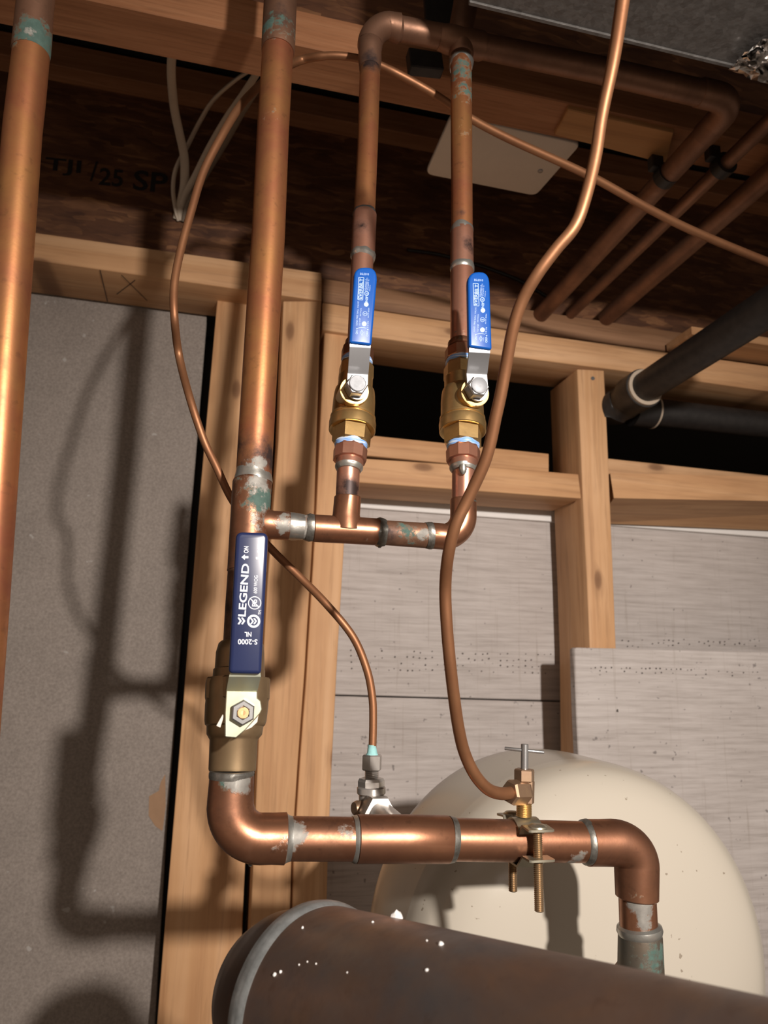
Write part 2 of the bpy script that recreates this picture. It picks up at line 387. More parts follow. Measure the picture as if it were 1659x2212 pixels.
# front sheet lapping the right stud
t = thing('insulation_sheet', 'grey woven-faced sheet fixed in front of the right stud, top right of the tank', 'wall panel', P(1400, 1900, .875))
rg = [(1241, 1402), (1246, 1399), (1300, 1400), (1480, 1404), (2120, 1420), (2120, 2700), (1262, 2700), (1250, 1760), (1250, 1640), (1246, 1560), (1243, 1480)]
pslab(rg, .872, .014, .0012, seg=1).build('sheet', SIDE, t)
pin = MB(); dots([(1275+i*11+random.uniform(-3, 3), 1440+i*.4+j*9+random.uniform(-2, 2)) for i in range(34) for j in range(2) if random.random() < .5], .8712)
dots([(1334, 1534), (1335, 1537), (1333, 1536)], .8712)
pin.build('pinholes', PIN, t)['kind'] = 'stuff'
# foam strip
pslab([(690, 1066), (1205, 1103), (1205, 1128), (690, 1090)], .993, .018, .001, seg=1).build('foam_strip', FOAM); fs1 = bpy.context.scene.objects['foam_strip']
tag(fs1, 'white foam strip above the grey sheet, left of the right stud', 'foam strip')
o = pslab([(1300, 1128), (2150, 1168), (2150, 1198), (1300, 1133)], .993, .018, .001, seg=1).build('foam_strip', FOAM)
tag(o, 'white foam strip above the grey sheet, right of the right stud', 'foam strip')

# ---------------------------------------------------------------- timber
def board(name, label, px, Y, depth, m, cat='timber', bev=.0015):
    o = pslab(px, Y, depth, bev, seg=2).build(name, m, sharp=50); tag(o, label, cat); return o
def board8(name, label, f, Yf, b, Yb, m, cat='timber'):
    vs = [P(x, y, Yf) for x, y in f] + [P(x, y, Yb) for x, y in b]
    o = MB().add(vs, [(0, 1, 2, 3), (4, 5, 6, 7), (0, 1, 5, 4), (1, 2, 6, 5), (2, 3, 7, 6), (3, 0, 4, 7)]).build(name, m, sharp=30); tag(o, label, cat); return o
lp = board('top_plate', 'pine top plate over the grey left wall with pencil lines below', [(-80, 480), (695, 589), (695, 650), (-80, 540)], .89, .089, WX)
ZB = P(300, 594, .89).z
pm = MB()
def line3(a, b, w=.0012):
    A = PZ(*a, ZB-.0004); B = PZ(*b, ZB-.0004); d = (B-A).normalized(); s = Vector((0, 0, 1)).cross(d)*w/2
    pm.add([A-s, A+s, B+s, B-s], [(0, 1, 2, 3)])
for a, b in [((216, 583), (232, 652)), ((262, 594), (318, 650)), ((292, 605), (252, 636))]: line3(a, b)
pm.build('pencil_mark', PENCIL, lp)
board('top_plate', 'pine top plate crossing behind the two blue-handled valves', [(697, 653), (1123, 717), (1450, 762), (2100, 851), (2100, 908), (1377, 805), (1096, 769), (697, 713)], .89, .089, WX)
board('joist_flange', 'shade-darkened brown joist flange lying along the right top plate', [(690, 600), (1050, 655), (1430, 712), (2100, 808), (2100, 848), (1450, 760), (1123, 715), (697, 652)], .905, .036, DWD)
board('stud', 'wide flat pine stud beside the grey board, left of the main copper riser', [(470, 640), (600, 648), (586, 950), (564, 1300), (544, 1560), (524, 1990), (515, 2300), (332, 2300), (351, 2060), (386, 1640), (429, 1100)], .93, .038, WZ, 'stud')
board('stud', 'narrow pine stud directly right of the main copper riser', [(612, 650), (695, 650), (691, 720), (679, 1100), (658, 1450), (644, 1640), (630, 1850), (618, 2300), (527, 2300), (541, 1990), (560, 1560), (578, 1250), (601, 950)], .892, .089, WZ, 'stud')
board('stud', 'narrow pine stud behind the left small valve, beside the gap', [(701, 715), (762, 722), (758, 950), (743, 1180), (727, 1450), (717, 1650), (708, 1860), (698, 2300), (622, 2300), (634, 1850), (648, 1640), (662, 1450), (683, 1100), (697, 800)], .898, .089, WZ, 'stud')
board('stud', 'pine stud with a nail at its top, standing right of the right copper tube', [(1247, 797), (1305, 800), (1312, 940), (1322, 1176), (1331, 1400), (1340, 2300), (1292, 2300), (1274, 1400), (1268, 1253), (1259, 1080), (1255, 980)], .89, .089, WZ, 'stud')
nl = MB(); c = P(1281, 817, .8885); sweep(nl, [(c, .003), (c+Vector((0, .002, 0)), .003)], n=12); nl.build('nail_head', STEEL_D, bpy.data.objects['stud.003'])
board('blocking', 'pine blocking between the small valves and the right stud, knotty', [(762, 988), (785, 990), (1055, 1008), (1250, 1024), (1256, 1077), (1050, 1062), (785, 1043), (760, 1041)], .89, .089, WX, 'blocking')
board('blocking', 'pine block lying behind the left blocking, only its upper edge seen', [(766, 937), (800, 940), (1186, 980), (1186, 1022), (800, 985), (766, 982)], .955, .02, WX, 'blocking')
board8('blocking', 'pine blocking running right from the right stud to the frame edge', [(1318, 1022), (2100, 1040), (2100, 1090), (1326, 1076)], .89, [(1290, 1060), (2100, 1100), (2100, 1164), (1290, 1130)], .985, WX, 'blocking')
board('blocking', 'thin pine strip wedged above the right blocking, under the dark opening', [(1313, 990), (1659, 1027), (1720, 1033), (1720, 1050), (1659, 1046), (1313, 1024)], .955, .02, WX, 'blocking')
b = boxw(.652, 1.1, .838, .90, .487, .50, .001); o = b.build('joist_end_block', WX); tag(o, 'short pine block over the top plate where the black pipe passes', 'timber')

# joist web over the wall with stencil
t = thing('i_joist', 'dark strand board joist web over the wall, stencilled at left', 'joist', Vector((.2, .955, .53)))
boxw(-.9, 1.6, .945, .957, .529, .84, 0).build('web', OSB, t)
boxw(-.9, 1.6, .915, .985, .80, .838, .001).build('flange', LVL, t)
# near joist
t = thing('i_joist', 'brown joist flange running across the top behind the copper risers', 'joist', Vector((.2, .572, .55)))
boxw(-.7, 1.3, .548, .594, .550, .588, .0012).build('flange', LVL, t)
boxw(-.7, 1.3, .566, .576, .588, .84, 0).build('web', OSB, t)
# flange offcut
a = [PZ(1197, 283, .55), PZ(1227, 227, .55), PZ(1455, 277, .55), PZ(1437, 347, .55)]
o = slab([Vector((p.x, p.y, .545)) for p in a], .012, .001, d=Vector((0, 0, 1)), seg=1).build('plywood_scrap', wood('plywood_face', 'X', (.42, .20, .08), (.52, .27, .11), (.58, .32, .14), False, .6))
tag(o, 'orange plywood offcut under the joist, right of the cream cover plate', 'offcut')

# text helper
def text_mesh(s, bold=False):
    cu = bpy.data.curves.new('t', 'FONT'); cu.body = s; cu.resolution_u = 3
    if bold: cu.offset = .018
    ob = bpy.data.objects.new('t', cu); COL.objects.link(ob)
    dg = bpy.context.evaluated_depsgraph_get(); dg.update()
    me = bpy.data.meshes.new_from_object(ob.evaluated_get(dg))
    vs = [v.co.copy() for v in me.vertices]; fs = [tuple(p.vertices) for p in me.polygons]
    bpy.data.objects.remove(ob); bpy.data.meshes.remove(me); bpy.data.curves.remove(cu)
    x0 = min(v.x for v in vs); x1 = max(v.x for v in vs); y0 = min(v.y for v in vs); y1 = max(v.y for v in vs)
    return [((v.x-x0)/(x1-x0)-.5, (v.y-y0)/(y1-y0)-.5) for v in vs], fs
def put_text(mb, s, cx, cy, w, h, ang, Y, bold=False, lean=0, fn=None):
    """w along reading direction, h glyph height, px; ang: 0 upright, 90 reads upward, 180 upside down"""
    uv, fs = text_mesh(s, bold); a = radians(ang); vs = []
    dx = (cos(a), -sin(a)); dy = (-sin(a), -cos(a))
    for u, v in uv:
        x = cx + u*w*dx[0] + v*h*dy[0]; y = cy + u*w*dx[1] + v*h*dy[1]
        x += lean*(y-cy); vs.append(P(x, y, Y))
    mb.add(vs, fs)
def flat_px(mb, px, Y): mb.add([P(x, y, Y) for x, y in px], [tuple(range(len(px)))])
def ring_px(mb, cx, cy, ro, ri, Y, n=28, fill=False):
    vs = []; fs = []
    for i in range(n):
        a = 2*pi*i/n; vs += [P(cx+ro*cos(a), cy+ro*sin(a), Y), P(cx+ri*cos(a), cy+ri*sin(a), Y)]
    for i in range(n): j = (i+1) % n; fs.append((2*i, 2*j, 2*j+1, 2*i+1))
    mb.add(vs, fs)
# stencil on web
mb = MB()
for s, cx, cy, w, h in (('TJI', 136, 361, 78, 36), ('/', 203, 370, 14, 44), ('25', 240, 383, 52, 38), ('SP', 325, 392, 74, 44)):
    put_text(mb, s, cx, cy, w, h, -6, .9445, True)
mb.build('stencil', INK, bpy.data.objects['i_joist'])

# ---------------------------------------------------------------- left riser
def Ym(y): return .44-.012*y/1100 if y < 1100 else .428-.023*(y-1100)/700
def solder_ring(stn, Y, parent, m=SOLDER, jit=.10, name='solder_joint'):
    return rev(MB(), stn, Y, jit=jit, n=44, step=.0012).build(name, m, parent)
YL = .38
t = thing('copper_riser', 'leftmost thick copper riser, cut off by the left frame edge', 'pipe', P(-5, 1100, YL))
pl = MB(); rev(pl, [(67, 86, 74), (57, 180, 77), (49, 250, 78), (14, 700, 85), (-29, 1300, 90), (-52, 1600, 92), (-150, 2900, 96)], YL, stains=[(P(58, 110, YL), .014, 0, .9), (P(78, 90, YL), .01, 1, .3)]); pl.build('pipe', CU_OLD, t)
cp = MB(); rev(cp, [(118, -420, 66), (80, -60, 74), (74, 0, 75), (71, 40, 77), (67, 80, 78), (66.5, 86, 75)], YL, stains=[(P(80, 80, YL-.008), .020, 0, .85), (P(66, 58, YL-.011), .007, 1, .5)]); cp.build('coupling', CU_DRK, t)
cp = MB(); rev(cp, [(-17, 1002, 90), (-18, 1004, 95), (-26, 1100, 96), (-27, 1102, 90)], YL); cp.build('coupling', CU_RED, t)
solder_ring([(-13, 968, 90), (-15, 985, 93), (-16, 1000, 93)], YL, t, OXIDE, .03)
# ---------------------------------------------------------------- main riser
t = thing('copper_riser', 'tall central copper riser above the navy-handled valve', 'pipe', P(533, 1225, Ym(1225)))
def PM(x, y, dy=0): return P(x, y, Ym(y)+dy)
pl = MB(); rev(pl, [(601, 60, 66), (590, 250, 68), (580, 480, 71), (571, 620, 73), (552, 950, 76), (548, 1030, 77)], Ym,
    stains=[(PM(600, 88), .020, 0, .75), (PM(580, 245, -.011), .012, 0, .45), (PM(595, 330, -.011), .03, 2, .15), (PM(549, 985), .024, 2, .95), (PM(553, 1012, -.011), .012, 1, .8)])
pl.build('pipe', CU_OLD, t)
cp = MB(); rev(cp, [(628, -450, 63), (608, -80, 70), (604, 0, 71), (601, 70, 72), (600, 78, 70), (600, 81, 64)], Ym, stains=[(PM(596, 78), .022, 0, .8), (PM(610, 40, -.011), .02, 2, .7)]); cp.build('coupling', CU_DRK, t)
tb = MB(); rev(tb, [(547, 1027, 79), (546, 1029, 83), (545, 1033, 84), (541, 1096, 84), (540, 1098, 82), (534, 1224, 84), (533, 1229, 84), (533, 1231, 78)], Ym, step=.002,
    stains=[(PM(560, 1040, -.011), .014, 1, .6), (PM(565, 1080, -.008), .020, 0, .75), (PM(520, 1040, -.011), .016, 0, .5), (PM(503, 1215), .03, 2, .4), (PM(572, 1120, -.01), .016, 1, .5)])
rev(tb, [(545, 1131, 60), (580, 1133, 66), (590, 1134, 62), (622, 1136, 62), (625, 1136, 60)], .428, stains=[(P(618, 1130, .418), .012, 1, .7)])
tb.build('tee', CU_RED, t)
solder_ring([(549, 1006, 76), (548, 1018, 79), (547, 1026, 82), (546.5, 1030, 83)], Ym, t, SOLDER, .05)
pl = MB(); rev(pl, [(533, 1226, 80), (527, 1310, 80), (522, 1392, 79)], Ym, stains=[(PM(520, 1300), .06, 2, .6)]); pl.build('lower_pipe', CU_DRK, t)

# ---------------------------------------------------------------- branch manifold
YB = .43
t = thing('branch_manifold', 'small horizontal copper branch joining the riser to both small valves', 'pipe', P(800, 1150, YB))
pl = MB(); rev(pl, [(610, 1135, 54), (690, 1142, 54)], YB, stains=[(P(652, 1139, YB-.008), .016, 1, .8), (P(655, 1165, YB-.008), .012, 0, .8)]); pl.build('pipe', CU_DRK, t)
solder_ring([(622, 1136, 60), (632, 1137, 62), (646, 1138, 57), (656, 1139, 55)], YB, t, SOLDER, .06)
solder_ring([(660, 1140, 55), (668, 1140, 62), (676, 1141, 61)], YB, t, OXIDE, .10)
tb = MB(); rev(tb, [(676, 1141, 56), (678, 1141, 60), (750, 1145, 59), (814, 1149, 59), (818, 1149, 56)], YB, step=.002, stains=[(P(790, 1160, YB-.008), .010, 0, .35), (P(715, 1122, YB-.008), .008, 2, .4)])
sweep(tb, st([(748, 1146, 70), (748, 1122, 64), (748, 1112, 59), (751, 1075, 58), (751, 1073, 55)], YB), straight=True, n=40)
tb.build('tee', CU_RED, t)
solder_ring([(812, 1149, 57), (818, 1150, 63), (825, 1150, 62), (832, 1151, 56)], YB, t, OXIDE, .14)
o = MB(); c = P(820, 1180, YB); sweep(o, [(c+Vector((0, 0, .001)), .0012), (c, .0016), (c-Vector((0, 0, .001)), .0008)], n=12); o.build('solder_drip', OXIDE, t)
pl = MB(); rev(pl, [(820, 1150, 54), (935, 1158, 55)], YB, stains=[(P(878, 1145, YB-.008), .012, 0, .65), (P(900, 1165, YB-.008), .010, 0, .6), (P(845, 1155, YB-.008), .012, 2, .7), (P(916, 1155, YB-.008), .007, 1, .7)]); pl.build('pipe', CU_DRK, t)  # the dark spot near the left end paints the near tube's shadow
solder_ring([(918, 1157, 56), (926, 1157, 61), (932, 1157, 60)], YB, t, OXIDE, .08)
el = MB(); sweep(el, st([(929, 1157, 54), (931, 1157, 57), (956, 1159, 57)] + arcst((956, 1115), 45, -90, 0, 57, 57)[1:] + [(1001, 1081, 57), (1001, 1078, 54)], YB), n=44)
el.build('elbow', CU_RED, t)
pl = MB(); rev(pl, [(750, 1072, 50), (753, 1000, 50)], YB, stains=[(P(752, 1058, YB-.006), .014, 2, 1.), (P(745, 1066, YB-.01), .004, 1, .6)]); pl.build('pipe', CU_NEW, t)
pl = MB(); rev(pl, [(1001, 1082, 50), (1002, 1002, 51)], YB, stains=[(P(1001, 1078, YB-.006), .004, 0, .5)]); pl.build('pipe', CU_NEW, t)
solder_ring([(1001, 1072, 51), (1001, 1077, 56), (1001, 1080, 56)], YB, t, OXIDE, .04)
c = P(1000, 1014, YB-.0085)
o = MB(); sweep(o, [(c+Vector((0, 0, .003)), .0022), (c, .0026), (c-Vector((0, .0002, .002)), .002), (c-Vector((0, .0003, .0035)), .0009)], n=16); o.build('solder_drip', SOLDER, t)

# ---------------------------------------------------------------- small ball valves
def Yv(y): return .43+.02*(1000-y)/250 if y > 750 else .45+.03*(750-y)/700
def small_valve(cx, dy, label, grip, gtext, nutc, bossc, lev):
    t = thing('ball_valve', label, 'valve', P(cx(990), 990+dy, Yv(990)), 'small ball valves with bright blue handles')
    def S(l): return [(cx(y), y+dy, w) for y, w in l]
    # lower adapter
    a = MB(); rev(a, S([(1004, 54), (1003, 60), (982, 60)]), Yv, n=44, stains=[(P(cx(995)+12, 995+dy, Yv(995)-.01), .006, 2, .3)]); a.build('adapter_cup', CU_NEW, t)
    a = MB(); rev(a, S([(987, 66), (985, 73), (962, 74), (958, 70)]), Yv, n=10); a.build('adapter_collar', CU_NEW, t, sharp=20)
    rev(MB(), S([(1011, 51), (1007, 56), (1003, 60), (1000, 60.5)]), Yv, jit=.06, n=40, step=.0012).build('solder_joint', SOLDER, t)
    rev(MB(), S([(962, 60), (960, 68), (951, 71), (944, 72), (940, 66)]), Yv, jit=.04, n=44, step=.0015).build('thread_tape', TAPE, t)
    # body
    b = MB(); rev(b, S([(950, 74), (946, 84), (915, 86), (900, 86)]), Yv, n=6, rot=pi/6)
    b.build('end_hex', BRASS, t, sharp=20)
    b = MB(); rev(b, S([(916, 84), (915.5, 98), (914, 101), (899, 102), (894, 100), (893, 95), (891, 95), (890, 98), (886, 98), (885, 93), (868, 92), (850, 91), (836, 88), (829, 85), (826, 76), (818, 75), (803, 74)]), Yv, n=56)
    b.build('body', BRASS, t)
    b = MB(); rev(b, S([(806, 70), (802, 78), (778, 76), (773, 68)]), Yv, n=8, rot=pi/8); b.build('end_hex', BRASS, t, sharp=20)
    rev(MB(), S([(776, 62), (773, 68), (766, 68), (762, 62)]), Yv, jit=.04, n=40, step=.0015).build('thread_tape', TAPE, t)
    a = MB(); rev(a, S([(765, 66), (762, 70), (742, 70), (738, 62)]), Yv, n=10); a.build('adapter_collar', CU_RED, t, sharp=20)
    a = MB(); rev(a, S([(744, 58), (727, 56), (725, 50)]), Yv, n=40, stains=[(P(cx(730), 730+dy, Yv(730)-.008), .012, 0, .4)]); a.build('adapter_cup', CU_RED, t)
    # stem boss
    Yc = Yv(843); bc = P(*bossc, Yc-.024); r = 31.5*mpx(bc)
    b = MB(); sweep(b, [(bc+Vector((0, .022, .0)), r*1.02), (bc+Vector((0, .004, 0)), r), (bc+Vector((0, .0005, 0)), r), (bc, r*.97), (bc, r*.80), (bc+Vector((0, .004, 0)), r*.78), (bc+Vector((0, .004, 0)), r*.1)], n=48, cap=False); b.build('stem_boss', BRASS, t)
    nc = P(*nutc, Yc-.034); R = 24*mpx(nc)
    n_ = MB(); sweep(n_, [(nc+Vector((0, .0095, 0)), R*.95), (nc+Vector((0, .009, 0)), R), (nc+Vector((0, .001, 0)), R), (nc, R*.9)], n=6, rot=pi/6, straight=True); n_.build('stem_nut', STEEL_D, t, sharp=20)
    n_ = MB(); sweep(n_, [(nc+Vector((0, .0002, 0)), R*.76), (nc-Vector((0, .0009, 0)), R*.76), (nc-Vector((0, .0012, 0)), R*.70), (nc-Vector((0, .0012, 0)), R*.1)], n=32, straight=True); n_.build('nut_cap', CAPM, t)
    # lever strap
    YG = Yc-.040; YS = Yc-.027
    prof = [(lev[0][0], lev[0][1], 44, YS), (lev[1][0], lev[1][1], 44, YS), (lev[1][0]+1, lev[1][1]-4, 44, YS-.0006), (lev[2][0], lev[2][1]+4, 45, YG+.001), (lev[2][0], lev[2][1], 45, YG+.0006), (lev[3][0], lev[3][1], 40, YG+.0006)]
    vs = []; fs = []
    for x, y, w, Y in prof:
        for dx, dY in ((-w/2, 0), (w/2, 0), (w/2, .0018), (-w/2, .0018)):
            p = P(x+dx, y+dx*.06, Y); p.y += dY; vs.append(p)
    for i in range(len(prof)-1):
        for j in range(4): fs.append((4*i+j, 4*i+(j+1) % 4, 4*i+4+(j+1) % 4, 4*i+4+j))
    fs += [(0, 1, 2, 3), tuple(4*(len(prof)-1)+j for j in (3, 2, 1, 0))]
    # rounded lower end around the stem
    lv = MB().add(vs, fs); ec = P(lev[0][0], lev[0][1], YS); sweep(lv, [(ec, 22*mpx(ec)), (ec+Vector((0, .0018, 0)), 22*mpx(ec))], n=32, straight=True)
    lv.build('lever', STEEL, t, sharp=25)
    g = pslab(grip, YG-.0015, .0052, .0016, seg=4).build('grip', BLUE, t, sharp=60, label='bright blue vinyl grip')
    # print
    YT = YG-.00158; tm = MB(); (ox, oy), ln = gtext
    def M(u, v): return ox+u*.10+ln*(v-95)*.1, oy+v*.10     # zoomed grip pixels to frame pixels
    def T(s, u, v, w, h, ang=86, bold=False): x, y = M(u, v); put_text(tm, s, x, y, w*.1, h*.1, ang, YT, bold)
    T('BSLE010', 475, 320, 190, 45, -3)
    for a_, b_ in (((350, 390), (460, 395)), ((460, 395), (435, 880)), ((435, 880), (328, 870)), ((328, 870), (350, 390))):
        x0, y0 = M(*a_); x1, y1 = M(*b_); L = hypot(x1-x0, y1-y0); nx, ny = -(y1-y0)/L*.6, (x1-x0)/L*.6
        flat_px(tm, [(x0-nx, y0-ny), (x1-nx, y1-ny), (x1+nx, y1+ny), (x0+nx, y0+ny)], YT)
    T('EVERBILT', 394, 635, 440, 78, 86, True)
    T('LEAD FREE BALL VALVE', 322, 1170, 520, 34); T('600 WOG', 390, 1145, 170, 30); T('150 WSP', 372, 1350, 160, 34)
    T('NSF/ANSI 61-8', 495, 560, 250, 26); T('CERTIFIED 372', 525, 540, 280, 26); T('ANNEX G', 555, 560, 240, 24); T('MADE IN', 590, 625, 130, 22)
    T('NSF', 520, 860, 120, 55, 86, True); T('ASTM B584', 560, 1160, 220, 26); T('1/2 IN', 545, 1410, 140, 32)
    for (u, v, ro, ri) in ((520, 740, 5.0, 3.9), (485, 1175, 5.0, 4.2), (467, 1395, 5.2, .1), (512, 975, 5.0, .1)): x, y = M(u, v); ring_px(tm, x, y, ro, ri, YT)
    T('UL', 520, 740, 50, 50, 86, True); T('FM', 487, 1178, 50, 34, 0, True)
    x0, y0 = M(415, 1585)
    dq = [(0, -7), (3.6, 0), (0, 7), (-3.6, 0)]; dn = [(0, -5.2), (2.7, 0), (0, 5.2), (-2.7, 0)]
    for i in range(4): j = (i+1) % 4; flat_px(tm, [(x0+dq[i][0], y0+dq[i][1]), (x0+dq[j][0], y0+dq[j][1]), (x0+dn[j][0], y0+dn[j][1]), (x0+dn[i][0], y0+dn[i][1])], YT)
    T('CSA', 415, 1585, 60, 28, 86); T('CAN', 470, 1600, 80, 22)
    T('ON', 308, 1580, 78, 48, 86, True); T('OFF', 533, 1612, 118, 48, 86, True)
    k = [M(325+i*38, 1490-16*sin(pi*i/5)) for i in range(6)]
    for a_, b_ in zip(k, k[1:]): flat_px(tm, [(a_[0], a_[1]-.5), (b_[0], b_[1]-.5), (b_[0], b_[1]+.5), (a_[0], a_[1]+.5)], YT)
    for (u, v) in ((310, 1505), (545, 1525)): x, y = M(u, v); flat_px(tm, [(x-1.8, y-1.5), (x+1.8, y-1.5), (x, y+2)], YT)
    tm.build('lettering', PALEP, g)
    return t
def cx1(y): return 755 + (990-y)*.072
def cx2(y): return 1000 + (y-950)*.02
def grip_px(bl, br, tr, tl, top, n=6):
    # rounded top end
    out = [bl, br]
    rx = (tr[0]-tl[0])/2; cxm = (tr[0]+tl[0])/2; 
    for i in range(n*2+1):
        a = pi*i/(2*n); ex = (abs(cos(a))**.75)*(1 if cos(a) > 0 else -1)
        yb = tr[1]+(tl[1]-tr[1])*i/(2*n)
        out.append((cxm+rx*ex, yb-(yb-top)*sin(a)**.75))
    return out
small_valve(cx1, 0, 'small brass ball valve, bright blue lever, the left one of the pair', grip_px((755, 739.5), (803, 745), (815, 604), (765, 600), 576),
    ((740, 560), 0), (772, 829), (766, 843), [(772, 842), (773, 808), (778, 748), (781, 715)])
small_valve(cx2, 2, 'small brass ball valve, bright blue lever, beside the thick copper tube', grip_px((1014, 748), (1063.5, 755), (1059, 620), (1011.5, 612), 586),
    ((984.5, 573), .085), (1035, 833), (1027, 847), [(1033, 845), (1030, 808), (1036, 758), (1037, 725)])

# ---------------------------------------------------------------- small risers above valves
t = thing('copper_riser', 'thin copper riser above the left small valve, elbow at its top', 'pipe', P(772, 735, Yv(735)))
def PV(x, y, dy=-.008): return P(x, y, Yv(y)+dy)
rev(MB(), [(774, 740, 48), (780, 600, 48), (784, 530, 47)], Yv, stains=[(PV(772, 690), .03, 2, .3)]).build('pipe', CU_NEW, t)
rev(MB(), [(784, 540, 46), (784, 538, 52), (788, 447, 51), (788, 445, 47)], Yv, stains=[(PV(775, 490), .012, 2, .75), (PV(800, 520), .008, 2, .4)]).build('coupling', CU_NEW, t)
solder_ring([(783.5, 547, 47), (784, 541, 54), (784, 535, 54), (785, 531, 50)], Yv, t, SOLDER, .10)
solder_ring([(787, 449, 50), (788, 445, 51), (788, 441, 46)], Yv, t, DKSOLD, .06)
rev(MB(), [(787, 450, 46), (794, 300, 44), (800, 110, 44)], Yv, stains=[(PV(800, 130), .016, 2, 1.), (PV(792, 250), .03, 2, .3), (PV(790, 200), .02, 0, .3), (PV(785, 400), .012, 2, .3)]).build('pipe', CU_OLD, t)
t = thing('copper_riser', 'thin copper riser above the right small valve with green stained top', 'pipe', P(998, 735, Yv(735)))
rev(MB(), [(998, 740, 51), (998, 650, 50), (998, 560, 49)], Yv, stains=[(PV(998, 720), .01, 0, .5)]).build('pipe', CU_NEW, t)
rev(MB(), [(998, 570, 46), (998, 568, 50), (998, 484, 48.5), (998, 480, 45)], Yv, stains=[(PV(1018, 530), .012, 2, .95)]).build('coupling', CU_NEW, t)  # dark patch on the right side of the coupling
solder_ring([(998, 574, 47), (998, 569, 52), (998, 563, 52), (998, 558, 49)], Yv, t, SOLDER, .07)
solder_ring([(998, 489, 48), (998, 483, 49), (998, 478, 48), (998, 474, 45)], Yv, t, SOLDER, .08)
rev(MB(), [(998, 486, 46), (997, 300, 46), (996, 110, 45)], Yv, stains=[(PV(1000, 150), .022, 0, .68), (PV(1012, 200), .020, 0, .62), (PV(995, 280), .02, 0, .4), (PV(990, 460), .01, 2, .6), (PV(998, 420), .03, 2, .2)]).build('pipe', CU_OLD, t)

# ---------------------------------------------------------------- overhead header pipe
YH = .478; ZH = PZ(1, 1, 1)
t = thing('copper_header', 'dull copper header along the ceiling with elbow and tee', 'pipe', P(1000, 95, YH))
YE = lambda y: .478
sweep(MB(), st([(799, 150, 46, Yv(150)), (799, 128, 50, Yv(130)), (799, 100, 50, .476)] + [(x, y, 54, YH) for x, y, _ in arcst((843, 100), 44, 180, 96, 50, 58)] + [(862, 62, 58, YH), (864, 62, 52, YH)]), n=40,
    stains=[(P(800, 118, .466), .012, 2, .9)]).build('elbow', CU_DRK, t)
rev(MB(), [(855, 61, 50), (975, 84, 50)], YH, stains=[(P(868, 62, .468), .008, 1, .8)]).build('pipe', CU_DRK, t)
tb = MB(); rev(tb, [(948, 80, 50), (968, 85, 58), (1040, 100, 58), (1045, 102, 52)], YH)
sweep(tb, st([(996, 122, 48), (996, 118, 54), (996, 60, 52), (1006, 10, 54), (1018, -120, 50)], YH), n=40)
tb.build('tee', CU_DRK, t)
solder_ring([(996, 128, 48), (996, 120, 52), (996, 110, 53), (996, 106, 50)], YH, t, SOLDER, .08)
e = P(1590, 218, YH)
rev(MB(), [(1000, 92, 50), (1280, 148, 53), (1530, 205, 54)], YH).build('pipe', CU_DRK, t)
X0, Z0 = e.x, e.z; rr = 27*mpx(e)
q = [(Vector((X0-.040, YH, Z0)), rr*.98), (Vector((X0-.039, YH, Z0)), rr*1.08)]
for i in range(9):
    a = pi/2*i/8; q.append((Vector((X0-.022+.022*sin(a), YH+.022-.022*cos(a), Z0)), rr*1.08))
q += [(Vector((X0, YH+.045, Z0)), rr*1.08), (Vector((X0, YH+.046, Z0)), rr*.98)]
sweep(MB(), q, n=36).build('elbow', CU_DRK, t)
sweep(MB(), [(Vector((X0, YH+.03, Z0)), rr), (Vector((X0+.006, .904, Z0)), rr)], n=36).build('return_pipe', CU_DRK, t)
def dpipe(label, x, z, y0, y1, r, m=CU_DRK):
    o = sweep(MB(), [(Vector((x, y0, z)), r), (Vector((x, y1, z)), r)], n=28).build('copper_pipe', m); tag(o, label, 'pipe'); return o
dpipe('thin dull copper pipe overhead through the black hanger clip, second from left', .493, .53, .40, .904, .0080)
dpipe('thick dark copper pipe overhead, rightmost of the parallel runs', .552, .532, .40, .904, .0125)

def clip(x, y, z, label):
    t = thing('pipe_hanger', label, 'pipe hanger', Vector((x, y, z)))
    m = MB(); pts = []
    sweep(m, [(Vector((x, y-.006, z)), .0125), (Vector((x, y+.006, z)), .0125)], n=24); m.build('clamp', BLACKP, t)
    boxw(x-.019, x-.005, y-.005, y+.005, z+.004, z+.02, .001).build('foot', BLACKP, t)
clip(.493, .565, .53, 'black plastic hanger clip gripping the thin overhead pipe at right')
clip(X0, .585, Z0, 'black plastic hanger clip on the header return by the plywood offcut')

# strap bracket and block in the dark at top
o = pslab([(883, 100), (955, 112), (960, 150), (888, 142)], .515, .012, .001, seg=1).build('strap_end', IRON); tag(o, 'dark square steel plate on the flange left of the overhead tee', 'bracket')
o = pslab([(915, -60), (1000, -60), (996, 62), (921, 50)], .505, .006, .001, seg=1).build('steel_strap', IRON); tag(o, 'dark steel strap hanging above the header pipe at top centre', 'strap')

# ---------------------------------------------------------------- duct and foil
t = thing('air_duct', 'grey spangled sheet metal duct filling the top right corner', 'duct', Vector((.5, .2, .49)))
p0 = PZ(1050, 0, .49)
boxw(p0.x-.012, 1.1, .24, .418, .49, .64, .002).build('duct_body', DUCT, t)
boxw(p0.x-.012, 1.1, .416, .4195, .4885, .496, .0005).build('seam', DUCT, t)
t0 = P(1625, 130, .425); mb = MB(); random.seed(11); N = 12; M_ = 14; vs = []; fs = []
fo = [(1572, 150), (1612, 112), (1720, 40), (1720, 205)]
for i in range(N+1):
    for j in range(M_+1):
        u, v = i/N, j/M_
        x = (fo[0][0]*(1-u)+fo[1][0]*u)*(1-v)+(fo[3][0]*(1-u)+fo[2][0]*u)*v
        y = (fo[0][1]*(1-u)+fo[1][1]*u)*(1-v)+(fo[3][1]*(1-u)+fo[2][1]*u)*v
        p = PZ(x+random.uniform(-3, 3), y+random.uniform(-3, 3), .484+random.uniform(-.005, .003)); vs.append(p)
